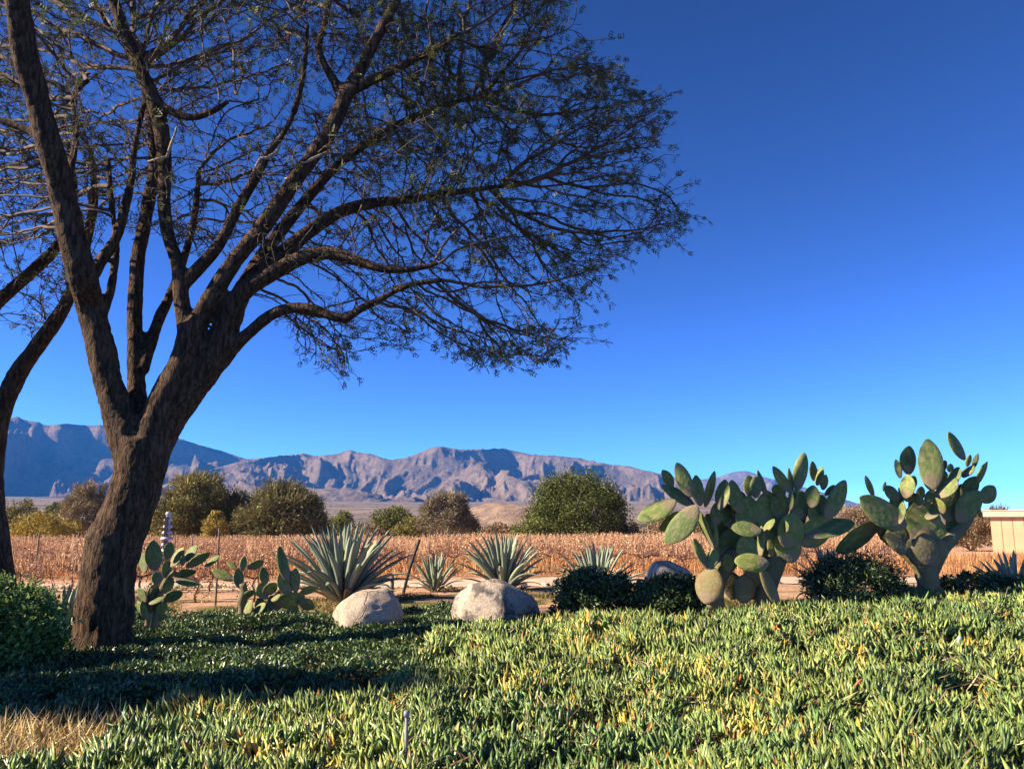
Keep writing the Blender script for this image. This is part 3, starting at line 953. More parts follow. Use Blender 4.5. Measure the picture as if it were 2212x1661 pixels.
R1 = [  # spreading prickly pear beside the pale boulder; places measured in one enlarged view
 (590, 690, 120, 930, 260, 28, -.05), (730, 860, 380, 1030, 190, -50, .2), (870, 760, 480, 1230, 320, 14, -.22),
 (830, 740, 425, 490, 170, 52, .1), (560, 500, 440, 285, 150, 35, .15), (800, 620, 615, 195, 215, 8, -.12), (920, 740, 855, 355, 180, 30, .02),
 (985, 750, 1088, 300, 115, 55, .08), (1110, 1300, 865, 730, 110, -68, -.05), (1115, 1300, 1085, 955, 100, -66, -.1), (1020, 1560, 1105, 1295, 170, -35, -.1, 1.5),
 (1020, 1560, 825, 1175, 125, 40, -.12), (1180, 790, 1255, 415, 200, -42, -.02), (1120, 1000, 1130, 700, 190, 35, .12), (1450, 840, 1300, 425, 210, 48, .05),
 (1370, 900, 1400, 520, 160, 60, .15), (1560, 620, 1560, 355, 180, 25, .2), (1640, 640, 1640, 370, 170, -36, .05), (1780, 620, 1650, 295, 80, 62, .1),
 (1500, 1100, 1540, 620, 350, 30, .1), (1350, 1020, 1210, 720, 260, 35, .18), (1750, 1020, 1800, 560, 340, 32, .14), (1910, 960, 1960, 580, 250, 40, .2),
 (1980, 640, 1895, 465, 200, -20, .05), (2100, 570, 1855, 245, 150, 35, -.05), (2115, 550, 2050, 265, 60, 60, .0), (2090, 800, 2120, 560, 80, -62, -.08),
 (1700, 1070, 1328, 1040, 210, 48, -.3, 1.2), (1705, 1410, 1690, 1010, 90, -70, -.25), (1790, 1490, 1362, 1490, 250, 35, -.3, 2.4), (1735, 1095, 1890, 930, 95, -40, -.15),
 (2040, 1090, 2040, 945, 80, -45, -.05), (1600, 1480, 1480, 1120, 330, 25, .05), (1250, 1450, 1330, 1050, 330, 30, .15), (1900, 1450, 1950, 1080, 330, 30, .1),
 (1290, 1600, 1250, 1380, 320, 28, .0, 1.5),
 # lower pads and joints (same view, beyond its lower edge)
 (1000, 2010, 1110, 1560, 430, -24, -.14, 2.6, 1), (1490, 2000, 1470, 1640, 340, 22, -.02, 2.2, 1), (1930, 2030, 1720, 1530, 150, 42, -.15, 1.3, 1),
 (1500, 1800, 1720, 1560, 320, 30, .05, 2.0, 1),
]
def r6(x, y):                      # a second enlarged view with its own origin, brought to the first one's measure
    return (2300 + x * .6962 - 2360) / .2893, (1550 + y * .6962 - 1680) / .2893
def add6(lst):
    out = []
    for p in lst:
        a, b = r6(p[0], p[1]); c, d = r6(p[2], p[3])
        out.append((a, b, c, d, p[4] * 2.407, *p[5:]))
    return out
R1 += [(1350, 1950, 1300, 1600, 300, 24, .25, 1.6, 1), (1600, 1950, 1650, 1600, 300, 26, .3, 1.6, 1), (1250, 1500, 1180, 1180, 260, 30, .3), (1500, 1500, 1600, 1150, 300, 30, .3), (1750, 1500, 1760, 1150, 300, 32, .28),
 (1850, 1700, 1800, 1350, 280, 28, .2, 1.4, 1), (1400, 1300, 1480, 950, 280, 34, .32), (1650, 1250, 1700, 850, 280, 30, .34), (1950, 1300, 2050, 900, 280, 30, .3), (1230, 1200, 1150, 900, 220, 36, .3),
 (1050, 1150, 1000, 850, 160, 40, .28), (2150, 1050, 2200, 720, 240, 34, .3), (1350, 900, 1480, 640, 200, -30, .25), (1620, 900, 1700, 680, 180, -34, .2), (1900, 800, 1830, 600, 170, -30, .1), (1480, 780, 1420, 560, 150, 40, .28)]
R1 += add6([(990, 410, 1036, 216, 82, -25, -.05), (1080, 360, 1070, 258, 45, 40, .1), (1098, 385, 1116, 288, 48, -35, .05), (1128, 410, 1142, 330, 46, 40, .1),
 (1070, 505, 1080, 388, 88, -22, -.15), (1148, 565, 1242, 362, 96, 36, .0), (1080, 590, 1068, 480, 55, 30, .1), (1140, 440, 1190, 385, 34, 20, .1), (958, 505, 992, 380, 30, -60, -.05),
 (1000, 570, 1012, 420, 135, 34, .12), (905, 565, 900, 430, 150, 34, .15), (1100, 600, 1120, 440, 110, 40, .2), (1020, 650, 1295, 598, 115, -32, .1), (1010, 700, 1180, 560, 150, 30, .1),
 (930, 720, 980, 540, 170, 30, .0), (840, 700, 860, 520, 170, 34, .15), (960, 800, 930, 620, 160, 25, .05), (1180, 600, 1050, 520, 110, 40, .25)])
cactus("spreading prickly pear with a fat pale lying pad and hanging pads", 10.0, 2360, 1680, .2893, R1,
       [[(1720, 2080, 170, .1), (1780, 1850, 130, .1), (1850, 1600, 130, .12), (1960, 1350, 120, .15), (2080, 1150, 90, .15)],
        [(1130, 2060, 110, .0), (1110, 1850, 115, .0), (1200, 1600, 110, .05), (1400, 1350, 110, .1)]], (1650, 2050))

R3 = [(1185, 315, 1020, 55, 108, 38, -.05), (870, 610, 825, 128, 245, 10, -.15), (640, 460, 640, 192, 162, 25, .08), (560, 495, 518, 320, 68, -50, .1), (620, 690, 625, 465, 160, -30, -.12),
 (550, 700, 400, 590, 130, 40, .1), (395, 625, 420, 533, 30, 0, .1), (300, 680, 213, 478, 42, 30, .05), (610, 960, 160, 695, 270, 24, -.15), (760, 1110, 785, 715, 400, 22, .02),
 (925, 690, 1085, 485, 172, -30, -.15), (1045, 570, 1135, 398, 132, -38, -.1), (1175, 490, 1275, 385, 95, -42, -.1), (1210, 385, 1232, 268, 52, 40, .05), (1268, 410, 1318, 268, 54, -10, .05),
 (1285, 575, 1405, 340, 62, 55, .05), (1345, 725, 1490, 585, 172, 30, .0), (1180, 710, 1295, 485, 160, 34, .05), (1120, 915, 1335, 635, 230, 34, -.02), (985, 840, 905, 685, 105, -38, -.2),
 (1020, 910, 1095, 640, 230, 32, .05), (1040, 440, 1050, 358, 105, 30, .12), (1322, 765, 1336, 885, 36, 20, .0), (560, 940, 592, 735, 80, -55, -.2), (760, 710, 760, 578, 90, 30, .1),
 (620, 1160, 440, 940, 280, 28, .05), (900, 1160, 905, 890, 270, 26, .0), (580, 1160, 325, 955, 190, 34, .1), (1050, 1060, 1140, 830, 190, 32, .1), (1000, 560, 930, 410, 130, 30, .15),
 (700, 720, 540, 600, 120, 36, .12), (870, 820, 860, 610, 160, 30, .1), (350, 950, -80, 1190, 200, -40, .08), (1150, 720, 1180, 560, 150, 35, .15), (480, 900, 560, 700, 150, 30, .12), (700, 960, 690, 760, 200, 25, .1),
 (560, 820, 500, 640, 150, 34, .2), (680, 840, 740, 660, 160, 30, .22), (830, 900, 940, 740, 170, -28, -.05), (1100, 800, 1010, 660, 160, 30, .2), (1230, 900, 1210, 720, 160, 34, .15), (430, 900, 330, 780, 130, 34, .2), (900, 480, 1000, 330, 110, 36, .2), (760, 780, 700, 640, 130, -32, -.1), (1080, 950, 1180, 820, 150, 30, .2), (620, 620, 700, 480, 120, 34, .22),
 (800, 1330, 640, 1100, 230, 26, -.1, 1.6, 1), (830, 1340, 800, 1040, 250, 24, -.12, 1.6, 1), (850, 1350, 980, 1110, 190, 34, -.08, 1.6, 1), (640, 1230, 420, 1040, 170, 30, -.08, 1.4, 1), (830, 1580, 815, 1300, 215, 18, -.05, 2.2, 1)]
cactus("tall prickly pear with a narrow dark stalk, highest of the garden", 10.5, 3160, 1600, .3853, R3,
       [[(830, 1600, 125, 0), (825, 1420, 98, 0), (810, 1260, 110, 0), (790, 1100, 120, .06), (790, 960, 100, .10)],
        [(860, 1420, 70, 0), (930, 1230, 85, .0), (1060, 1080, 62, .02), (1180, 960, 52, .03), (1240, 870, 45, .03)],
        [(800, 1420, 80, 0), (740, 1320, 85, 0), (640, 1215, 85, .0), (520, 1130, 75, .02), (400, 1040, 60, .03)]], (830, 1590))

R4a = [(300, 745, 268, 428, 190, 14, -.1), (430, 625, 452, 440, 122, 20, .0), (190, 775, 175, 565, 95, -45, .05), (465, 705, 612, 508, 112, -45, .05), (618, 645, 745, 476, 102, -45, .12),
 (645, 715, 892, 556, 112, 32, .0), (845, 705, 1012, 598, 66, -50, .05), (588, 695, 602, 588, 72, 25, -.05), (430, 850, 418, 635, 112, 28, .05), (320, 905, 298, 765, 112, 20, -.05),
 (515, 850, 775, 890, 92, -42, .0), (500, 805, 745, 758, 95, 35, .05), (400, 1085, 592, 978, 132, 30, .0), (250, 1065, 305, 895, 172, 28, .0), (205, 1085, 125, 945, 80, -45, -.08),
 (230, 1290, 220, 1015, 205, 20, -.02), (155, 1205, 85, 1095, 66, -42, -.05), (235, 1115, 405, 1055, 60, -55, -.1), (400, 1000, 480, 830, 120, 30, .05), (330, 1250, 390, 1080, 120, 30, .05), (300, 1300, 420, 1230, 80, 30, .05)]
cactus("low prickly pear with two dark round pads, beside the thorn tree trunk", 11.0, 480, 1880, .3436, R4a,
       [[(240, 1560, 28, 0), (225, 1400, 26, 0), (212, 1280, 32, 0), (235, 1120, 50, 0), (260, 950, 40, 0)], [(310, 1480, 34, .03), (300, 1300, 36, .03), (330, 1050, 36, .03), (420, 850, 30, .03), (520, 760, 28, .03)]], (240, 1540))

R4b = [(1155, 855, 925, 748, 112, 25, .0), (1192, 745, 1078, 662, 62, 30, .0), (1222, 940, 1198, 735, 122, 18, .0), (1240, 755, 1272, 598, 82, 20, .0), (1308, 725, 1475, 655, 102, 28, .05),
 (1502, 905, 1468, 722, 112, 22, .0), (1742, 870, 1648, 495, 104, 12, -.05), (1742, 1010, 1698, 735, 212, 16, .0), (1832, 985, 1820, 728, 122, 22, .05), (1478, 1005, 1625, 895, 132, 30, .0),
 (1595, 1105, 1925, 1045, 182, 30, .0), (1868, 1085, 2035, 1155, 132, 30, .0), (1878, 1005, 2055, 935, 92, 30, .05), (1268, 1245, 1365, 1085, 92, -40, -.1), (1345, 1255, 1515, 1125, 98, -40, -.1),
 (1388, 1315, 1545, 1205, 76, -48, -.15), (1488, 1315, 1545, 1235, 46, -50, -.15), (1575, 1235, 1725, 1242, 60, 50, -.15), (1258, 1055, 1385, 965, 85, 25, .0), (1568, 1075, 1675, 1028, 60, -50, -.1),
 (1505, 1060, 1438, 895, 145, 24, .02), (1225, 1320, 1178, 1215, 56, -45, -.1), (1640, 1180, 1560, 1020, 150, 25, .05), (1750, 1260, 1840, 1120, 120, 30, .0), (1500, 1230, 1420, 1060, 140, 28, .05), (1650, 1380, 1720, 1220, 120, 28, .05), (1400, 1400, 1330, 1240, 110, 28, .05)]
cactus("low sprawling prickly pear with one tall narrow pad, beside the largest agave", 12.0, 480, 1880, .3436, R4b,
       [[(1225, 1440, 36, 0), (1225, 1280, 38, 0), (1240, 1120, 48, 0), (1262, 990, 52, 0), (1235, 900, 44, 0)], [(1420, 1440, 40, .05), (1480, 1250, 45, .05), (1600, 1080, 50, .05), (1720, 960, 40, .03)]], (1300, 1420))

# ------------------------------------------------------------------ garden shrubs
DARKG = [(.055, .085, .025), (.08, .11, .03), (.035, .055, .018), (.13, .16, .05)]
def near_shrub(label, u0, u1, v_top, base_v, D, pal, wt, n, ls, cl, zoff=0, ry=None, mat=None, **kw):
    a, b_ = P(u0, base_v, D), P(u1, base_v, D)
    cx = (a.x + b_.x) / 2; rx = (b_.x - a.x) / 2
    z = gz(cx, D) + zoff
    h = P((u0 + u1) / 2, v_top, D).z - z
    return shrub("garden_shrub", label, "shrub", (cx, D, z), rx, ry or rx * .7, h, pal, wt, cl, n, ls, "shrubs of the garden", mat=mat or WAXY, stems=14, stem_r=.012, clump=.26, **kw)
near_shrub("dark low shrub between the big pale boulder and the spreading prickly pear", 1175, 1400, 1222, 1325, 10.9, DARKG, [3, 3, 3, 1], 9000, .055, 90, top=2.6)
near_shrub("dark low shrub at the stalk of the spreading prickly pear", 1350, 1545, 1236, 1322, 10.7, DARKG, [3, 3, 3, 1], 7000, .055, 70, top=2.6)
near_shrub("dark rounded shrub between the two tall prickly pears", 1722, 1980, 1192, 1315, 10.3, DARKG, [3, 3, 4, .6], 12000, .055, 110, top=2.4, lw=.3)
near_shrub("low dark shrub on the mound beside the tall prickly pear", 1990, 2300, 1235, 1290, 11.0, DARKG, [3, 3, 3, 1], 7000, .055, 70, top=2.6)
LUSH = [(.14, .22, .05), (.20, .28, .065), (.085, .145, .032), (.27, .33, .10)]
near_shrub("dense leafy green shrub beside the foot of the thorn tree", -340, 138, 1238, 1510, 8.7, LUSH, [3, 3, 2, 1], 26000, .06, 170, mat=LEAF, ry=.9, lw=.5, top=2.2)

# unseen leafy tree added towards the sun, its crown shaped to shade the near ground
shrub("shade_tree", "unseen leafy tree added to shade the ground beside the leafy shrub", "tree", (-10.0, 6.3, gz(-10.0, 6.3)), 2.3, .75, 5.4, LUSH, [3, 3, 2, 1], 120, 15000, .13, mat=WAXY, stems=10, stem_r=.05, clump=.17, low=.58)

# ------------------------------------------------------------------ the thorn tree
def L2P(x, y, d):
    """places measured in the enlarged left part of the picture"""
    return P(x * 1400 / 3840, y * 1400 / 3840, d)
def Lr(r, d):
    return r * 1400 / 3840 * KPX / FPX * d

def limb(pts, D=10.0):
    """x, y, half width, distance offset"""
    k = [o if o > 0 or x < 500 else o * .3 for x, y, r, o in pts]
    P3 = [L2P(p_[0], p_[1], D + o) for p_, o in zip(pts, k)]
    rd = [Lr(p_[2], D + o) for p_, o in zip(pts, k)]
    return smooth_path(P3, [q * .94 for q in rd], .10)

LIMBS = [
 # trunk
 [(585, 3960, 260, 0), (600, 3860, 205, 0), (612, 3723, 172, 0), (630, 3523, 168, 0), (648, 3373, 170, 0), (675, 3223, 168, 0), (740, 3073, 160, 0), (805, 2900, 160, 0), (838, 2722, 165, 0), (850, 2600, 160, 0)],
 # big limb leaning to the sun
 [(800, 2720, 140, -.05), (740, 2540, 118, -.1), (685, 2400, 100, -.15), (630, 2222, 92, -.2), (588, 2022, 90, -.25), (532, 1822, 90, -.3), (488, 1622, 94, -.4), (430, 1422, 92, -.5), (380, 1200, 88, -.6), (335, 1000, 88, -.75), (275, 800, 84, -.9), (225, 600, 84, -1.0), (168, 400, 88, -1.15), (130, 200, 90, -1.3), (100, 0, 88, -1.45), (60, -300, 70, -1.6), (20, -600, 45, -1.7)],
 # middle stems
 [(850, 2640, 100, .15), (825, 2450, 75, .2), (812, 2322, 60, .25), (800, 2122, 54, .3), (798, 1822, 49, .4), (818, 1522, 48, .5), (842, 1400, 47, .55), (880, 1200, 44, .65), (912, 1000, 40, .8), (900, 800, 34, .9), (860, 560, 28, 1.0), (840, 300, 22, 1.1)],
 [(845, 2200, 45, .25), (900, 2010, 40, .4), (950, 1872, 38, .55), (1005, 1760, 34, .7), (1080, 1560, 30, .9), (1150, 1300, 25, 1.1), (1180, 1000, 18, 1.3)],
 # right half of the trunk
 [(860, 2680, 130, 0), (925, 2480, 105, 0), (990, 2322, 88, 0), (1068, 2180, 92, 0), (1115, 2060, 92, .02), (1136, 1930, 84, 0)],
 [(880, 2700, 120, .12), (1010, 2480, 105, .12), (1150, 2290, 96, .12), (1262, 2130, 96, .1), (1345, 1940, 86, .12), (1390, 1810, 74, .12)],
 # upright limb of the right half
 [(1115, 1990, 70, 0), (1085, 1850, 58, 0), (1068, 1700, 52, 0), (1060, 1600, 50, 0), (1030, 1490, 48, 0), (992, 1380, 46, .05), (972, 1200, 46, .05), (975, 1000, 48, .1), (965, 850, 54, .1), (940, 690, 55, .05), (865, 490, 52, 0), (785, 310, 48, 0), (710, 120, 45, -.1), (655, -60, 42, -.2), (560, -350, 32, -.3)],
 [(1095, 1680, 45, 0), (1175, 1590, 47, 0), (1290, 1465, 44, -.1), (1340, 1370, 40, -.15), (1430, 1200, 37, -.25), (1530, 1030, 32, -.35), (1590, 905, 27, -.4), (1660, 820, 24, -.45), (1740, 670, 22, -.5), (1800, 420, 18, -.6), (1820, 150, 14, -.7)],
 # long rising limb
 [(1150, 1950, 70, -.05), (1215, 1830, 64, -.1), (1260, 1750, 62, -.15), (1340, 1620, 60, -.2), (1440, 1482, 58, -.25), (1520, 1390, 57, -.3), (1610, 1270, 57, -.3), (1725, 1100, 56, -.35), (1850, 930, 56, -.35), (1955, 780, 56, -.4), (2020, 640, 56, -.4), (2060, 540, 52, -.4), (2130, 420, 46, -.4), (2230, 230, 42, -.45), (2330, 40, 38, -.5), (2420, -150, 30, -.5)],
 [(2040, 560, 38, -.4), (1960, 450, 32, -.35), (1885, 290, 28, -.3), (1925, 150, 24, -.25), (1950, 0, 20, -.2), (2010, -200, 15, -.2)],
 [(2050, 560, 44, -.4), (2150, 500, 40, -.5), (2260, 450, 36, -.6), (2420, 370, 32, -.7), (2560, 300, 27, -.8), (2720, 200, 20, -.9)],
 # spreading limbs
 [(1370, 1860, 70, .05), (1440, 1730, 66, 0), (1600, 1625, 60, -.1), (1780, 1530, 54, -.2), (1940, 1500, 48, -.3), (2100, 1540, 40, -.4), (2250, 1590, 32, -.5), (2420, 1600, 25, -.6), (2600, 1560, 18, -.7)],
 [(1390, 1820, 72, .2), (1460, 1690, 64, .3), (1560, 1590, 60, .4), (1700, 1480, 55, .5), (1850, 1360, 50, .6), (2030, 1250, 44, .7), (2230, 1200, 38, .8), (2450, 1180, 32, .9), (2700, 1140, 25, 1.0), (3000, 1100, 18, 1.1)],
 [(1390, 1800, 60, .3), (1500, 1600, 52, .5), (1640, 1400, 46, .7), (1800, 1200, 40, .9), (2000, 980, 34, 1.1), (2250, 800, 28, 1.3), (2550, 650, 22, 1.5), (2900, 560, 16, 1.7)],
 [(1300, 2140, 70, .15), (1400, 2040, 48, .1), (1490, 1960, 42, .05), (1600, 1870, 40, 0), (1720, 1825, 38, -.1), (1870, 1835, 36, -.2), (1980, 1880, 34, -.25), (2050, 1890, 32, -.3), (2130, 1835, 29, -.35), (2260, 1770, 25, -.4), (2420, 1690, 20, -.5), (2620, 1660, 15, -.6)],
 # lesser stems of the sunward limb
 [(545, 1640, 44, -.3), (600, 1540, 42, -.25), (655, 1470, 40, -.2), (700, 1380, 37, -.15), (735, 1250, 33, -.1), (775, 1080, 28, 0), (800, 860, 24, .1), (850, 620, 18, .2)],
 [(600, 1900, 30, -.1), (650, 1750, 29, 0), (680, 1560, 28, .1), (690, 1420, 24, .2), (660, 1200, 20, .3), (640, 950, 16, .4)],
 [(380, 1190, 34, -.4), (420, 1000, 28, -.2), (450, 800, 24, 0), (440, 560, 20, .2), (520, 480, 16, .3)],
 [(280, 830, 36, -.9), (160, 770, 30, -.9), (20, 720, 26, -.9), (-150, 640, 20, -.9)],
 [(900, 560, 34, .1), (980, 640, 30, .0), (1080, 690, 28, -.1), (1180, 690, 26, -.2), (1300, 640, 22, -.3), (1400, 560, 16, -.4)],
]
# bare pale snags
SNAGS = [[(870, 960, 5, -.2), (930, 943, 8, -.3), (990, 930, 10, -.35), (1012, 860, 10, -.3), (1035, 800, 8, -.1), (1050, 740, 5, .0)],
         [(1490, 1080, 8, .1), (1510, 1000, 10, -.2), (1545, 940, 13, -.5), (1590, 935, 14, -.5), (1640, 905, 12, -.5), (1662, 830, 9, -.3), (1690, 760, 5, -.2)],
         [(1690, 1060, 8, .1), (1740, 1040, 10, -.3), (1800, 970, 11, -.6), (1900, 920, 11, -.6), (1985, 875, 9, -.6), (2030, 800, 6, -.4), (2110, 760, 4, -.3)]]

def remesh_bark(name, limbs, D, parent, min_r, voxel, origin):
    mb = MB(); sk, skd, skr = [], [], []
    for L in limbs:
        pts, rd = limb(L, D)
        k = [i for i, r in enumerate(rd) if r >= min_r]
        pts = [pts[i] - origin for i in k]; rd = [rd[i] for i in k]
        if len(pts) < 3: continue
        mb.add(*tube(pts, rd, 14))
        for i in range(len(pts)):
            sk.append(pts[i]); skr.append(rd[i]); skd.append((pts[min(i + 1, len(pts) - 1)] - pts[max(i - 1, 0)]).normalized())
    o = mb.build("tmp_bark", BARK)
    r = o.modifiers.new("r", 'REMESH'); r.mode = 'VOXEL'; r.voxel_size = voxel; r.use_smooth_shade = True
    s = o.modifiers.new("s", 'SMOOTH'); s.factor = .5; s.iterations = 6
    dg = bpy.context.evaluated_depsgraph_get()
    me = bpy.data.meshes.new_from_object(o.evaluated_get(dg))
    bpy.data.objects.remove(o)
    n = len(me.vertices)
    V = np.empty(n * 3, np.float32); me.vertices.foreach_get("co", V); V = V.reshape(-1, 3).astype(float)
    N = np.empty(n * 3, np.float32); me.vertices.foreach_get("normal", N); N = N.reshape(-1, 3)
    kd = KDTree(len(sk))
    for i, q in enumerate(sk): kd.insert(q, i)
    kd.balance()
    ix = np.array([kd.find(Vector(v))[1] for v in V])
    ax = np.array([tuple(d) for d in skd])[ix]; rr = np.array(skr)[ix]
    al = (V * ax).sum(1)[:, None] * ax
    q = V - al * .8
    amp = .035 * np.clip(rr / .28, .15, 1.0)
    f1 = 1 - np.abs(fbm(q[:, 0] * 9, q[:, 1] * 9, q[:, 2] * 9, 3, 41)) * 2.2
    f2 = fbm(V[:, 0] * 2.2, V[:, 1] * 2.2, V[:, 2] * 2.2, 3, 47)
    f3 = fbm(q[:, 0] * 30, q[:, 1] * 30, q[:, 2] * 30, 2, 51)
    V = V + N * (amp * (-.55 * np.clip(f1, 0, 1) + .9 * f2 + .25 * f3))[:, None]
    me.vertices.foreach_set("co", V.ravel().astype(np.float32))
    me.update()
    me.materials.clear(); me.materials.append(BARK)
    me.polygons.foreach_set("use_smooth", [True] * len(me.polygons))
    me.name = name
    return obj(name, me, parent)

def in_poly(x, y, poly):
    inside = np.zeros(len(x), bool)
    j = len(poly) - 1
    for i in range(len(poly)):
        xi, yi = poly[i]; xj, yj = poly[j]
        c = ((yi > y) != (yj > y)) & (x < (xj - xi) * (y - yi) / (yj - yi + 1e-12) + xi)
        inside ^= c
        j = i
    return inside

def grow(seeds, attract, step=.10, reach=1.3, kill=.165, iters=90, jitter=.2, seed=1, cap=60000, centre=(0, 0, 0)):
    """branches compete for the crown's free space"""
    r = np.random.default_rng(seed)
    pos = [np.asarray(seeds, float)]
    par = [np.full(len(seeds), -1)]
    A = np.asarray(attract, float)
    best = np.full(len(A), 1e9); bi = np.full(len(A), -1)
    n = 0; new = pos[0]
    for it in range(iters):
        for c in range(0, len(new), 400):
            ch = new[c:c + 400]
            d2 = ((A[:, None, :] - ch[None]) ** 2).sum(-1)
            k = d2.argmin(1); m = d2[np.arange(len(A)), k]
            b = m < best
            best[b] = m[b]; bi[b] = n + c + k[b]
        n += len(new)
        live = best > kill * kill
        A, best, bi = A[live], best[live], bi[live]
        if len(A) == 0 or n > cap: break
        act = best < reach * reach
        if not act.any():
            reach *= 1.3
            new = np.zeros((0, 3)); pos.append(new); par.append(np.zeros(0, int)); continue
        allp = np.concatenate(pos); allpar = np.concatenate(par)
        dv = A[act] - allp[bi[act]]
        dv /= np.linalg.norm(dv, axis=1)[:, None] + 1e-9
        ids, inv = np.unique(bi[act], return_inverse=True)
        acc = np.zeros((len(ids), 3)); np.add.at(acc, inv, dv)
        acc /= np.linalg.norm(acc, axis=1)[:, None] + 1e-6
        pi = allpar[ids]
        mom = np.where((pi >= 0)[:, None], allp[ids] - allp[np.maximum(pi, 0)], 0)
        mom /= np.linalg.norm(mom, axis=1)[:, None] + 1e-9
        out = allp[ids] - centre
        out /= np.linalg.norm(out, axis=1)[:, None] + 1e-9
        acc += r.normal(size=acc.shape) * jitter + mom * .6 + out * .55
        acc /= np.linalg.norm(acc, axis=1)[:, None] + 1e-9
        new = allp[ids] + acc * step
        pos.append(new); par.append(ids)
    return np.concatenate(pos), np.concatenate(par)

def branch_mesh(pos, par, n0, r_tip, r_cap, expo=2.2, sides=3):
    n = len(pos)
    acc = np.zeros(n); kids = np.zeros(n, int)
    for i in range(n - 1, n0 - 1, -1):
        if kids[i] == 0: acc[i] = r_tip ** expo
        p = par[i]
        if p >= n0: acc[p] += acc[i]
        kids[p] += 1
    rad = np.minimum(acc ** (1 / expo), r_cap)
    child = np.arange(n0, n)
    p = par[child]
    d = pos[child] - pos[p]; d /= np.linalg.norm(d, axis=1)[:, None] + 1e-9
    dirs = np.zeros((n, 3)); dirs[child] = d
    np.add.at(dirs, p[p < n0], d[p < n0])
    dirs /= np.linalg.norm(dirs, axis=1)[:, None] + 1e-9
    ref = np.where(np.abs(dirs[:, 2:3]) < .9, np.array([[0, 0, 1.0]]), np.array([[1.0, 0, 0]]))
    a = np.cross(dirs, ref); a /= np.linalg.norm(a, axis=1)[:, None] + 1e-9
    b = np.cross(dirs, a)
    th = np.linspace(0, 2 * np.pi, sides, endpoint=False)
    rad_all = rad.copy()
    ring = pos[:, None, :] + rad_all[:, None, None] * (np.cos(th)[None, :, None] * a[:, None, :] + np.sin(th)[None, :, None] * b[:, None, :])
    # seeds on a limb: give every first child its own ring at the limb
    V = [ring.reshape(-1, 3)]
    first = child[p < n0]
    pr = pos[par[first]][:, None, :] + rad[first][:, None, None] * 1.15 * (np.cos(th)[None, :, None] * a[first][:, None, :] + np.sin(th)[None, :, None] * b[first][:, None, :])
    V.append(pr.reshape(-1, 3))
    start = p * sides
    start = start.copy()
    start[p < n0] = n * sides + np.arange(len(first)) * sides
    k = np.arange(sides); k2 = (k + 1) % sides
    F = np.stack([start[:, None] + k, start[:, None] + k2, (child * sides)[:, None] + k2, (child * sides)[:, None] + k], -1).reshape(-1, 4)
    return np.concatenate(V), F, rad, kids

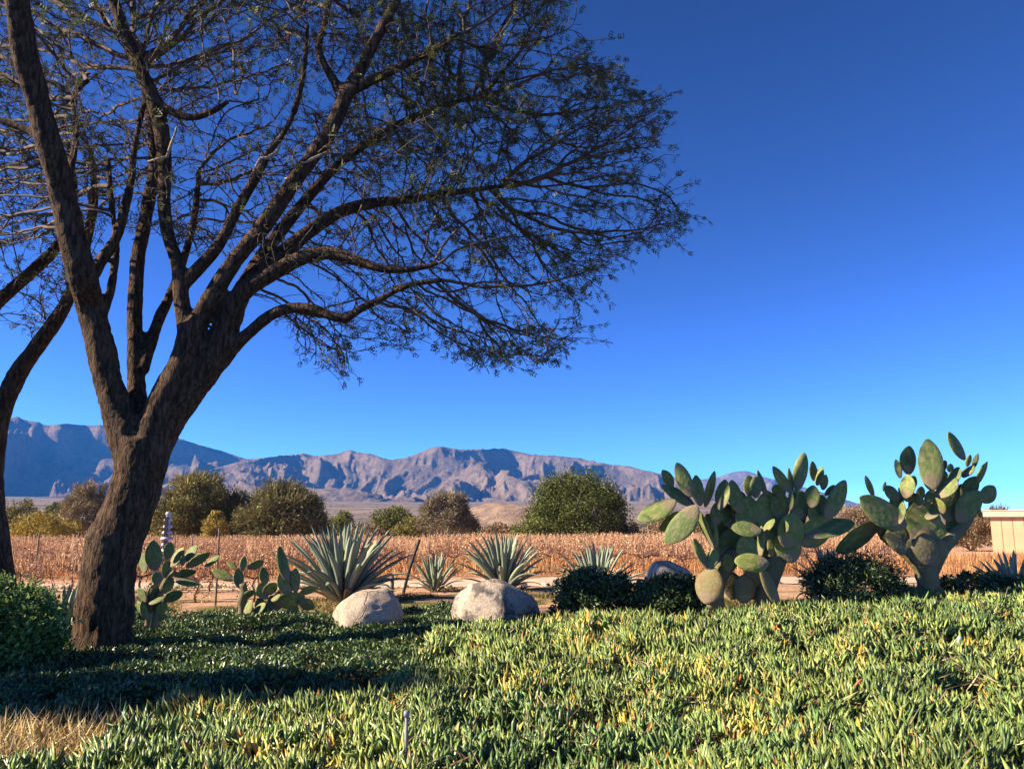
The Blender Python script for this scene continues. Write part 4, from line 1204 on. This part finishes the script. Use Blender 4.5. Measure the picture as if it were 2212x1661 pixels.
def crown(tree, origin, limbs, D, poly, depth, n_att, n0_min, seed, leaf_fn, seg_min=0, cu=500, cw=1050, leaf_n=1.0, shift=0.0):
    r = np.random.default_rng(seed)
    seeds, srad = [], []
    for li, Lm in enumerate(limbs):
        if li < seg_min: continue
        pts, rd = limb(Lm, D)
        for q, rr in zip(pts, rd):
            if q.z > n0_min:
                seeds.append(tuple(q)); srad.append(rr)
    seeds = np.array(seeds)
    us = np.array([p_[0] for p_ in poly]); vs = np.array([p_[1] for p_ in poly])
    att = []
    while len(att) < n_att:
        m = n_att * 2
        u = r.uniform(us.min(), us.max(), m); v = r.uniform(vs.min(), vs.max(), m)
        rag = 1 + .13 * fbm(np.arctan2(v - 350, u - cu) * 9, 0 * u, 0, 3, seed + 9) + .02
        ok = in_poly(cu + (u - cu) * rag, 350 + (v - 350) * rag, poly)
        ok &= r.uniform(size=m) < .25 + .75 * ss(-.30, .25, fbm(u / 130, v / 75, 0, 3, seed + 3))
        for a_, b_ in zip(u[ok], v[ok]):
            hw = depth * math.sqrt(max(.05, 1 - ((a_ - cu) / cw) ** 2))
            att.append(tuple(P(a_, b_, D + shift + r.uniform(-hw, hw))))
    att = np.array(att[:n_att])
    pos, par = grow(seeds, att, seed=seed, centre=np.array(P(cu - 130, 800, D)))
    n0 = len(seeds)
    V, F, rad, kids = branch_mesh(pos, par, n0, .0062, .05, 2.0)
    mb = MB(); mb.add(V - np.array(origin), F)
    # short side twigs and feathery leaves on the thin wood
    thin = np.where((np.arange(len(pos)) >= n0) & (rad < .016))[0]
    d = pos[thin] - pos[par[thin]]; d /= np.linalg.norm(d, axis=1)[:, None] + 1e-9
    reps = 2
    tw_p = np.repeat(pos[thin], reps, 0); tw_d = np.repeat(d, reps, 0)
    keep = r.uniform(size=len(tw_p)) < .62
    tw_p, tw_d = tw_p[keep], tw_d[keep]
    ud = r.normal(size=tw_d.shape); ud /= np.linalg.norm(ud, axis=1)[:, None]
    td = tw_d * .9 + ud * .75 + np.array([0.05, 0, -.05]); td /= np.linalg.norm(td, axis=1)[:, None]
    tl = r.uniform(.07, .22, len(td))
    mid = tw_p + td * (tl * .5)[:, None] + r.normal(size=td.shape) * .012
    td2 = td + r.normal(size=td.shape) * .35; td2 /= np.linalg.norm(td2, axis=1)[:, None]
    end = mid + td2 * (tl * .5)[:, None]
    ref = np.where(np.abs(td[:, 2:3]) < .9, np.array([[0, 0, 1.0]]), np.array([[1.0, 0, 0]]))
    a = np.cross(td, ref); a /= np.linalg.norm(a, axis=1)[:, None]; b = np.cross(td, a)
    th = np.linspace(0, 2 * np.pi, 3, endpoint=False)
    rings = []
    for c_, rr in ((tw_p, .0042), (mid, .0036), (end, .0025)):
        rings.append(c_[:, None, :] + rr * (np.cos(th)[None, :, None] * a[:, None, :] + np.sin(th)[None, :, None] * b[:, None, :]))
    Vt = np.concatenate(rings, 1).reshape(-1, 3)
    base = np.arange(len(td))[:, None, None] * 9
    k = np.arange(3); k2 = (k + 1) % 3
    Ft = np.concatenate([np.stack([base[:, 0] + s_ * 3 + k, base[:, 0] + s_ * 3 + k2, base[:, 0] + s_ * 3 + 3 + k2, base[:, 0] + s_ * 3 + 3 + k], -1).reshape(-1, 4) for s_ in (0, 1)])
    mb.add(Vt - np.array(origin), Ft)
    # long ragged shoots past the crown's edge
    tips = np.where((np.arange(len(pos)) >= n0) & (kids == 0))[0]
    tips = tips[r.uniform(size=len(tips)) < .25]
    dt = pos[tips] - pos[par[par[tips]]]; dt /= np.linalg.norm(dt, axis=1)[:, None] + 1e-9
    ax_ = np.array(P(cu - 130, 800, D)); o_ = pos[tips] - ax_; o_ /= np.linalg.norm(o_, axis=1)[:, None]
    se, sd_ = [], []
    for q, d_, oo in zip(pos[tips], dt, o_):
        dd = d_ * .6 + oo * .8
        dd /= np.linalg.norm(dd)
        pts = [q]
        for s_ in range(4):
            dd = dd + r.normal(size=3) * .16 + np.array([.03, 0, -.07]); dd /= np.linalg.norm(dd)
            pts.append(pts[-1] + dd * r.uniform(.06, .14))
            if s_: se.append(pts[-1]); sd_.append(dd)
        mb.add(np.array(tube(pts, [.006, .005, .0045, .004, .0025], 3, cap=False)[0]) - np.array(origin), tube(pts, [.006] * 5, 3, cap=False)[1])
    end = np.concatenate([end, np.array(se)]); mid = np.concatenate([mid, np.array(se) - np.array(sd_) * .05]); td2 = np.concatenate([td2, np.array(sd_)])
    br = mb.build("branches", TWIG, tree); br["kind"] = "stuff"
    # leaves: a thin rib with paired leaflets
    lp = leaf_fn(end, r)
    pick_ = r.uniform(size=len(end)) < lp * leaf_n
    e, ed = end[pick_], td2[pick_]
    m0 = mid[pick_]
    fm = MB()
    for rep in range(3):
        c0 = m0 + (e - m0) * r.uniform(.2, 1, (len(e), 1))
        la = ed * .9 + r.normal(size=ed.shape) * .5; la /= np.linalg.norm(la, axis=1)[:, None]
        ln = r.normal(size=ed.shape) * .6 + np.array([-.2, 0, .8]); 
        side = np.cross(la, ln); side /= np.linalg.norm(side, axis=1)[:, None] + 1e-9
        LL = r.uniform(.06, .115, len(e))
        col = pick([(.075, .095, .028), (.11, .125, .038), (.05, .068, .022), (.17, .155, .05)], [3, 3, 3, .7], len(e), .2)
        for f in (.2, .5, .85):
            for sg in (-1, 1):
                leaves(fm, c0 - np.array(origin) + la * (LL * f)[:, None], la * .55 + side * sg, ln, LL * (.52 - .2 * f), LL * .20, col, .05)
    fo = fm.build("foliage", LEAF, tree); fo["kind"] = "stuff"
    return len(pos), int(pick_.sum())

def cam_uv(p):
    """picture place of points (only used to thin the leaves over the crown the way the tree carries them)"""
    d = p - np.array([0, 0, EYE])
    z = d[:, 1] * math.cos(PITCH) + d[:, 2] * math.sin(PITCH)
    y = -d[:, 1] * math.sin(PITCH) + d[:, 2] * math.cos(PITCH)
    return (512 + FPX * d[:, 0] / z) / KPX, (384.4 - FPX * y / z) / KPX

def make_trees():
    D = 10.0
    org = L2P(595, 3860, D); org = Vector((org.x, D, gz(org.x, D)))
    t = thing("thorn_tree", org, "large spreading thorn tree with dark forked trunk and feathery crown", "tree", "thorn trees of the garden")
    remesh_bark("trunk", LIMBS, D, t, .032, .028, org)
    for Lm in LIMBS:                                   # slender ends of the limbs
        pts, rd = limb(Lm, D)
        k = [i for i, q in enumerate(rd) if q < .042]
        if len(k) > 2: m = MB(); m.add(*tube([pts[i] - org for i in k], [rd[i] for i in k], 8)); m.build("limb", BARK, t)
    pale = plain_mat("bare_wood", (.33, .25, .17), .8, .2, 6, .3)
    for s_ in SNAGS:
        pts, rd = limb(s_, D); m = MB(); m.add(*tube([q - org for q in pts], rd, 8)); m.build("snag", pale, t)
    poly = [(-260, -560), (300, -640), (900, -560), (1180, -260), (1212, 0), (1262, 90), (1345, 165), (1452, 205), (1442, 290), (1486, 390), (1488, 445), (1392, 545), (1285, 610), (1255, 730), (1185, 775),
            (1105, 820), (1000, 785), (865, 800), (780, 735), (700, 800), (640, 785), (590, 700), (700, 650), (600, 560), (500, 520), (420, 560), (330, 520), (230, 480), (120, 520), (-20, 560), (-260, 480)]
    def leafy(p, r):
        u, v = cam_uv(p)
        f = .15 + .95 * ss(600, 1050, u) + .25 * ss(450, 0, v)
        return np.clip(f * (.35 + 1.1 * ss(-.25, .35, fbm(p[:, 0] * 1.3, p[:, 1] * 1.3, p[:, 2] * 1.6, 3, 77))), 0, 1)
    a = crown(t, org, LIMBS, D, poly, 2.0, 17500, 3.0, 5, leafy, shift=1.4)
    # neighbour, mostly outside the picture
    D2 = 12.2
    org2 = L2P(10, 3600, D2); org2 = Vector((org2.x, D2, gz(org2.x, D2)))
    t2 = thing("thorn_tree", org2, "slimmer leaning thorn tree behind the leafy green shrub", "tree", "thorn trees of the garden")
    L2 = [[(30, 3720, 110, 0), (20, 3500, 78, 0), (-20, 3200, 72, 0), (-45, 2950, 70, 0), (-40, 2700, 68, 0), (10, 2450, 62, 0), (100, 2222, 60, 0), (215, 2060, 54, 0), (330, 1900, 48, 0), (395, 1790, 44, 0), (450, 1640, 40, .1), (520, 1400, 34, .2), (560, 1150, 28, .3), (540, 900, 20, .4)],
          [(-40, 2760, 62, 0), (-260, 2400, 58, -.1), (-330, 2150, 54, -.2), (-200, 1950, 50, -.2), (0, 1775, 46, -.1), (110, 1680, 43, 0), (210, 1590, 40, .1), (330, 1470, 36, .2), (420, 1300, 30, .3), (440, 1100, 24, .4), (400, 850, 18, .5)],
          [(-300, 2250, 50, -.2), (-420, 1900, 44, -.3), (-430, 1500, 38, -.3), (-350, 1100, 30, -.2), (-250, 700, 22, 0), (-200, 300, 16, .1)]]
    remesh_bark("trunk", L2, D2, t2, .03, .026, org2)
    for Lm in L2:
        pts, rd = limb(Lm, D2)
        k = [i for i, q in enumerate(rd) if q < .042]
        if len(k) > 2: m = MB(); m.add(*tube([pts[i] - org2 for i in k], [rd[i] for i in k], 8)); m.build("limb", BARK, t2)
    poly2 = [(-280, 100), (100, 50), (230, 300), (210, 480), (150, 620), (90, 740), (40, 700), (-120, 720), (-280, 600)]
    b = crown(t2, org2, L2, D2, poly2, 1.3, 1300, 3.0, 15, lambda p, r: np.full(len(p), .3), cu=-50, cw=500)
    print("TREE", a, b)
make_trees()

# ------------------------------------------------------------------ ground plants
def finger_leaves(mb, pos, dirs, L, W, col, curl=.18):
    """fleshy three-sided pointed leaves, 7 vertices"""
    n = len(pos)
    dirs = dirs / np.linalg.norm(dirs, axis=1)[:, None]
    ref = unit(n)
    a = np.cross(dirs, ref); a /= np.linalg.norm(a, axis=1)[:, None]
    b = np.cross(dirs, a)
    L, W = L[:, None], W[:, None]
    rings = []
    for f, w, c in ((0.0, .75, 0), (.55, 1.0, .35)):
        ctr = pos + dirs * L * f + a * L * curl * c * f
        for th in (0, 2.094, 4.189):
            rings.append(ctr + (a * math.cos(th) + b * math.sin(th)) * W * .5 * w)
    tip = pos + dirs * L + a * L * curl
    V = np.stack(rings + [tip], 1).reshape(-1, 3)
    i = np.arange(n)[:, None] * 7
    F4 = np.concatenate([i + np.array([k, (k + 1) % 3, 3 + (k + 1) % 3, 3 + k]) for k in range(3)])
    F3 = np.concatenate([i + np.array([3 + k, 3 + (k + 1) % 3, 6]) for k in range(3)])
    sh = np.repeat(col, 7, 0).reshape(n, 7, 3).copy()
    sh[:, 6] *= np.array([1.12, 1.04, .85]); 
    mb.add(V, F4, F3, col=sh.reshape(-1, 3))

def ice_edge(y):
    """garden line (x) where the ice plant meets the small-leaved cover"""
    return np.where(y > 6.75, -1.25 + (y - 6.9) * .20, -2.9 + (y - 5.2) * .25)

def ice_plant():
    n = 105000
    x = rng.uniform(-4.5, 9.5, n); y = rng.uniform(3.9, 11.6, n)
    wob = fbm(x * 1.5, y * 1.5, o=3, seed=61) * .35
    ok = (x > ice_edge(y) + wob) & (np.abs(x) < y * .72 + 1.0)
    ok &= y < 10.15 + np.interp(x, [-1, 1, 3, 5, 9], [0.2, .0, -.15, .5, .9]) + wob
    dens = fbm(x * 3.2, y * 3.2, o=3, seed=64)
    ok &= rng.uniform(size=n) < ss(-.5, .06, dens) * .9 + .1
    x, y, dens = x[ok], y[ok], dens[ok]
    m = len(x)
    hgt = np.clip(.02 + .14 * ss(-.45, .5, dens) + .03 * rng.normal(size=m), .0, .2)
    z = ground_z(x, y) + hgt
    lean = rng.normal(size=(m, 3)) * .33
    d = np.array([0.0, 0, 1.0]) + lean + np.stack([fbm(x * 4, y * 4, 2, 2, 68), fbm(x * 4, y * 4, 5, 2, 69), 0 * x], -1) * .6
    L = rng.uniform(.08, .165, m); W = rng.uniform(.020, .036, m)
    c1 = pick([(.165, .24, .068), (.225, .295, .075), (.11, .17, .05), (.32, .36, .105)], [4, 4, 4, 2], m, .16)
    yl = fbm(x * 2.6, y * 2.6, o=3, seed=71) + rng.normal(size=m) * .16
    c2 = pick([(.52, .40, .07), (.50, .30, .05), (.46, .44, .12), (.42, .26, .10)], [3, 1.4, 3, 1], m, .15)
    col = np.where((yl > .54)[:, None], c2, c1)
    odd = rng.uniform(size=m) < .012
    col[odd] = pick([(.55, .20, .04), (.5, .36, .06), (.38, .16, .07)], [1, 1, 1], int(odd.sum()))
    big = fbm(x * .7, y * .7, o=3, seed=75)                # stands of longer and shorter, fresher and duller growth
    L = L * (1 + .45 * big); W = W * (1 + .2 * big)
    hue = fbm(x * .9 + 7, y * .9, o=3, seed=76)[:, None]
    col = col * (1 + hue * np.array([.35, .2, .05]))
    mb = MB(); finger_leaves(mb, np.stack([x, y, z], -1), d, L, W, col)
    # second leaf of each pair from the same joint
    k = rng.uniform(size=m) < .75
    d2 = np.array([0.0, 0, .9]) - lean[k] * .9 + rng.normal(size=(int(k.sum()), 3)) * .2
    finger_leaves(mb, np.stack([x, y, z], -1)[k], d2, L[k] * .92, W[k], col[k] * .95)
    # withered broad leaves
    q = rng.choice(m, 900, replace=False)
    leaves(mb, np.stack([x, y, z + .05], -1)[q], np.array([0, 0, .7]) + rng.normal(size=(900, 3)) * .5, unit(900) + np.array([-.5, -.5, .3]), rng.uniform(.05, .10, 900), rng.uniform(.025, .05, 900),
           pick([(.60, .40, .07), (.62, .46, .16), (.58, .26, .05), (.45, .42, .12)], [3, 2, 1, 2], 900))
    # creeping stems under the leaves
    s = rng.choice(m, 5000, replace=False)
    p0 = np.stack([x[s], y[s], z[s] + .0], -1)
    leaves(mb, p0 + np.array([0, 0, .01]), np.stack([rng.normal(size=5000), rng.normal(size=5000), rng.uniform(.1, .6, 5000)], -1), unit(5000), rng.uniform(.12, .28, 5000), np.full(5000, .012),
           pick([(.30, .17, .09), (.20, .12, .07), (.36, .30, .14)], [1, 1, 1], 5000))
    tag(mb.build("ice_plant", WAXY), "yellow green ice plant carpet covering the sunlit mound", "ground cover", kind="stuff")
    return m

def small_cover():
    n = 190000
    x = rng.uniform(-9.5, .9, n); y = rng.uniform(6.2, 14.2, n)
    wob = fbm(x * 1.5, y * 1.5, o=3, seed=61) * .35
    far_lim = 13.0 + wob + np.interp(x, [-9, -4, -2.5, -1, .5], [1.2, .6, .5, 1.0, -.6])
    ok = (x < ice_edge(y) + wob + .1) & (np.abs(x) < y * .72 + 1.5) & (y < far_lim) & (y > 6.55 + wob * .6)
    back = (x > -1.2) & (x < .9) & (y > 10.2) & (y < 11.9 + wob)
    ok |= back
    dens = fbm(x * 2.6, y * 2.6, o=3, seed=84)
    ok &= rng.uniform(size=n) < ss(-.7, .1, dens) * .85 + .15
    x, y, dens = x[ok], y[ok], dens[ok]
    m = len(x)
    mound = .16 * np.exp(-(((x + 3.3) / .9) ** 2 + ((y - 11.6) / .35) ** 2)) + .10 * np.exp(-(((x + 1.0) / .5) ** 2 + ((y - 10.4) / .4) ** 2))
    top = .08 + .09 * ss(-.5, .6, dens) + mound
    z = ground_z(x, y) + top * rng.uniform(.35, 1, m) ** .5
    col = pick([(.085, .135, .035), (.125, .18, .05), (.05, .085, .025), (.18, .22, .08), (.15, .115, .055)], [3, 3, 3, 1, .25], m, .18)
    L = rng.uniform(.035, .075, m)
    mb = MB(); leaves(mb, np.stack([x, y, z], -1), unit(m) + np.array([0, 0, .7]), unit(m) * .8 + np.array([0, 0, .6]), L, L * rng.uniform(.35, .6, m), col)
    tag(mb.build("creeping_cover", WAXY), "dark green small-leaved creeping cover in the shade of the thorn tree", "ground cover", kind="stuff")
    return m

def dry_grass():
    n = 9000
    x = rng.uniform(-5.6, -1.6, n); y = rng.uniform(5.3, 7.2, n)
    wob = fbm(x * 2, y * 2, o=3, seed=91)
    c = 1.1 * np.exp(-(((x + 3.1) / 1.35) ** 2 + ((y - 6.15) / .36) ** 2)) + .35 * np.exp(-(((x + 2.6) / .7) ** 2 + ((y - 7.0) / .3) ** 2))
    ok = c + wob * .35 > .42
    x, y = x[ok], y[ok]; m = len(x)
    z = ground_z(x, y) + rng.uniform(0, .05, m)
    d = np.stack([rng.normal(size=m) * .6 + .2, rng.normal(size=m) * .5, rng.uniform(.4, 1.0, m)], -1)
    L = rng.uniform(.12, .28, m)
    mb = MB(); leaves(mb, np.stack([x, y, z], -1), d, unit(m), L, rng.uniform(.006, .012, m), pick([(.68, .52, .25), (.56, .40, .17), (.74, .61, .34), (.40, .27, .12)], [3, 2, 2, 1], m, .15), .0)
    tag(mb.build("dry_grass", DRY), "straw yellow dry grass patch in front of the thorn tree", "grass", kind="stuff")

def vineyard_weeds():
    """dry orange grass under the vines and weeds at the track"""
    mb = MB()
    n = 26000
    y = rng.uniform(22.4, 34, n); x = rng.uniform(-1, 1, n) * (y * .68 + 2)
    z = ground_z(x, y)
    d = np.stack([rng.normal(size=n) * .3, rng.normal(size=n) * .3, np.ones(n)], -1)
    leaves(mb, np.stack([x, y, z], -1), d, unit(n), rng.uniform(.12, .55, n), rng.uniform(.012, .024, n), pick([(.55, .27, .11), (.62, .34, .15), (.44, .20, .08), (.60, .42, .20)], [3, 3, 2, 1], n, .15), .0)
    n = 42000
    x = rng.uniform(-12, 6, n); y = rng.uniform(12.4, 20, n)
    k = fbm(x * .9, y * .9, o=3, seed=97) + .25 * (1 - (y - 12.4) / 4) > .02
    x, y = x[k], y[k]; n = len(x)
    leaves(mb, np.stack([x, y, ground_z(x, y)], -1), np.stack([rng.normal(size=n) * .6, rng.normal(size=n) * .6, np.ones(n) * .7], -1), unit(n), rng.uniform(.04, .14, n), rng.uniform(.012, .03, n),
           pick([(.20, .19, .06), (.30, .24, .09), (.38, .24, .11), (.12, .14, .04)], [3, 2, 2, 2], n, .15), .05)
    tag(mb.build("dry_weeds", DRY), "dry orange grass and low weeds around the vine rows", "grass", kind="stuff")

print("COVER", ice_plant(), small_cover())
dry_grass()
vineyard_weeds()

# ------------------------------------------------------------------ sprinklers
PIPE = plain_mat("grey_pipe", (.20, .19, .20), .5, .2, 8, 0)
BLUE = plain_mat("blue_plastic", (.08, .22, .52), .4, .15, 8, 0)
PALE = plain_mat("pale_plastic", (.62, .66, .72), .4, .1, 8, 0)
def sprinkler(label, u, v, D, h, s=1.0):
    x = P(u, v, D).x
    t = thing("sprinkler", (x, D, gz(x, D)), label, "sprinkler")
    m = MB(); m.add(*tube([(0, 0, -.1), (0, 0, h)], [.012 * s, .011 * s], 8)); m.build("riser", PIPE, t)
    m = MB(); m.add(*tube([(-.02, -.012, .02), (-.02, -.012, h * .48)], [.017 * s, .017 * s], 10)); m.build("sleeve", BLUE, t)
    m = MB(); m.add(*tube([(-.02, -.012, h * .482), (-.02, -.012, h * .53)], [.019 * s, .015 * s], 10)); m.build("collar", PALE, t)
    m = MB(); m.add(*tube([(0, 0, h), (0, 0, h + .012), (0, 0, h + .035), (0, 0, h + .04)], [.014 * s, .02 * s, .018 * s, .006 * s], 10)); m.build("nozzle", PIPE, t)
    return t
sprinkler("grey sprinkler riser with blue sleeve in the ice plant", 876, 1661, 5.35, .42)
def sprinkler_head(u, v, D):
    x = P(u, v, D).x
    t = thing("sprinkler", (x, D, gz(x, D)), "small pale blue sprinkler head on the ice plant mound", "sprinkler")
    m = MB(); m.add(*tube([(0, 0, -.1), (0, 0, .18)], [.012, .012], 8)); m.build("riser", PIPE, t)
    m = MB(); m.add(*tube([(0, 0, .18), (0, 0, .2), (.012, 0, .25), (.016, 0, .265)], [.014, .019, .016, .008], 10)); m.build("nozzle", PALE, t)
sprinkler_head(2072, 1400, 7.9)

# ------------------------------------------------------------------ haze
def make_haze():
    m = bpy.data.materials.new("haze_air")
    m.use_nodes = True
    nt = m.node_tree
    nt.nodes.clear()
    out = nt.nodes.new("ShaderNodeOutputMaterial")
    pv = nt.nodes.new("ShaderNodeVolumePrincipled")
    pv.inputs["Color"].default_value = (0.07, 0.35, 1.0, 1)
    pv.inputs["Density"].default_value = 5.5e-5
    pv.inputs["Anisotropy"].default_value = 0.0
    nt.links.new(pv.outputs[0], out.inputs["Volume"])
    mb = MB()
    box(mb, -13200, 13200, -600, 13200, -6, 700)
    return tag(mb.build("haze", m, smooth=False), "thin blue air in front of the mountains", "haze", kind="stuff")
make_haze()
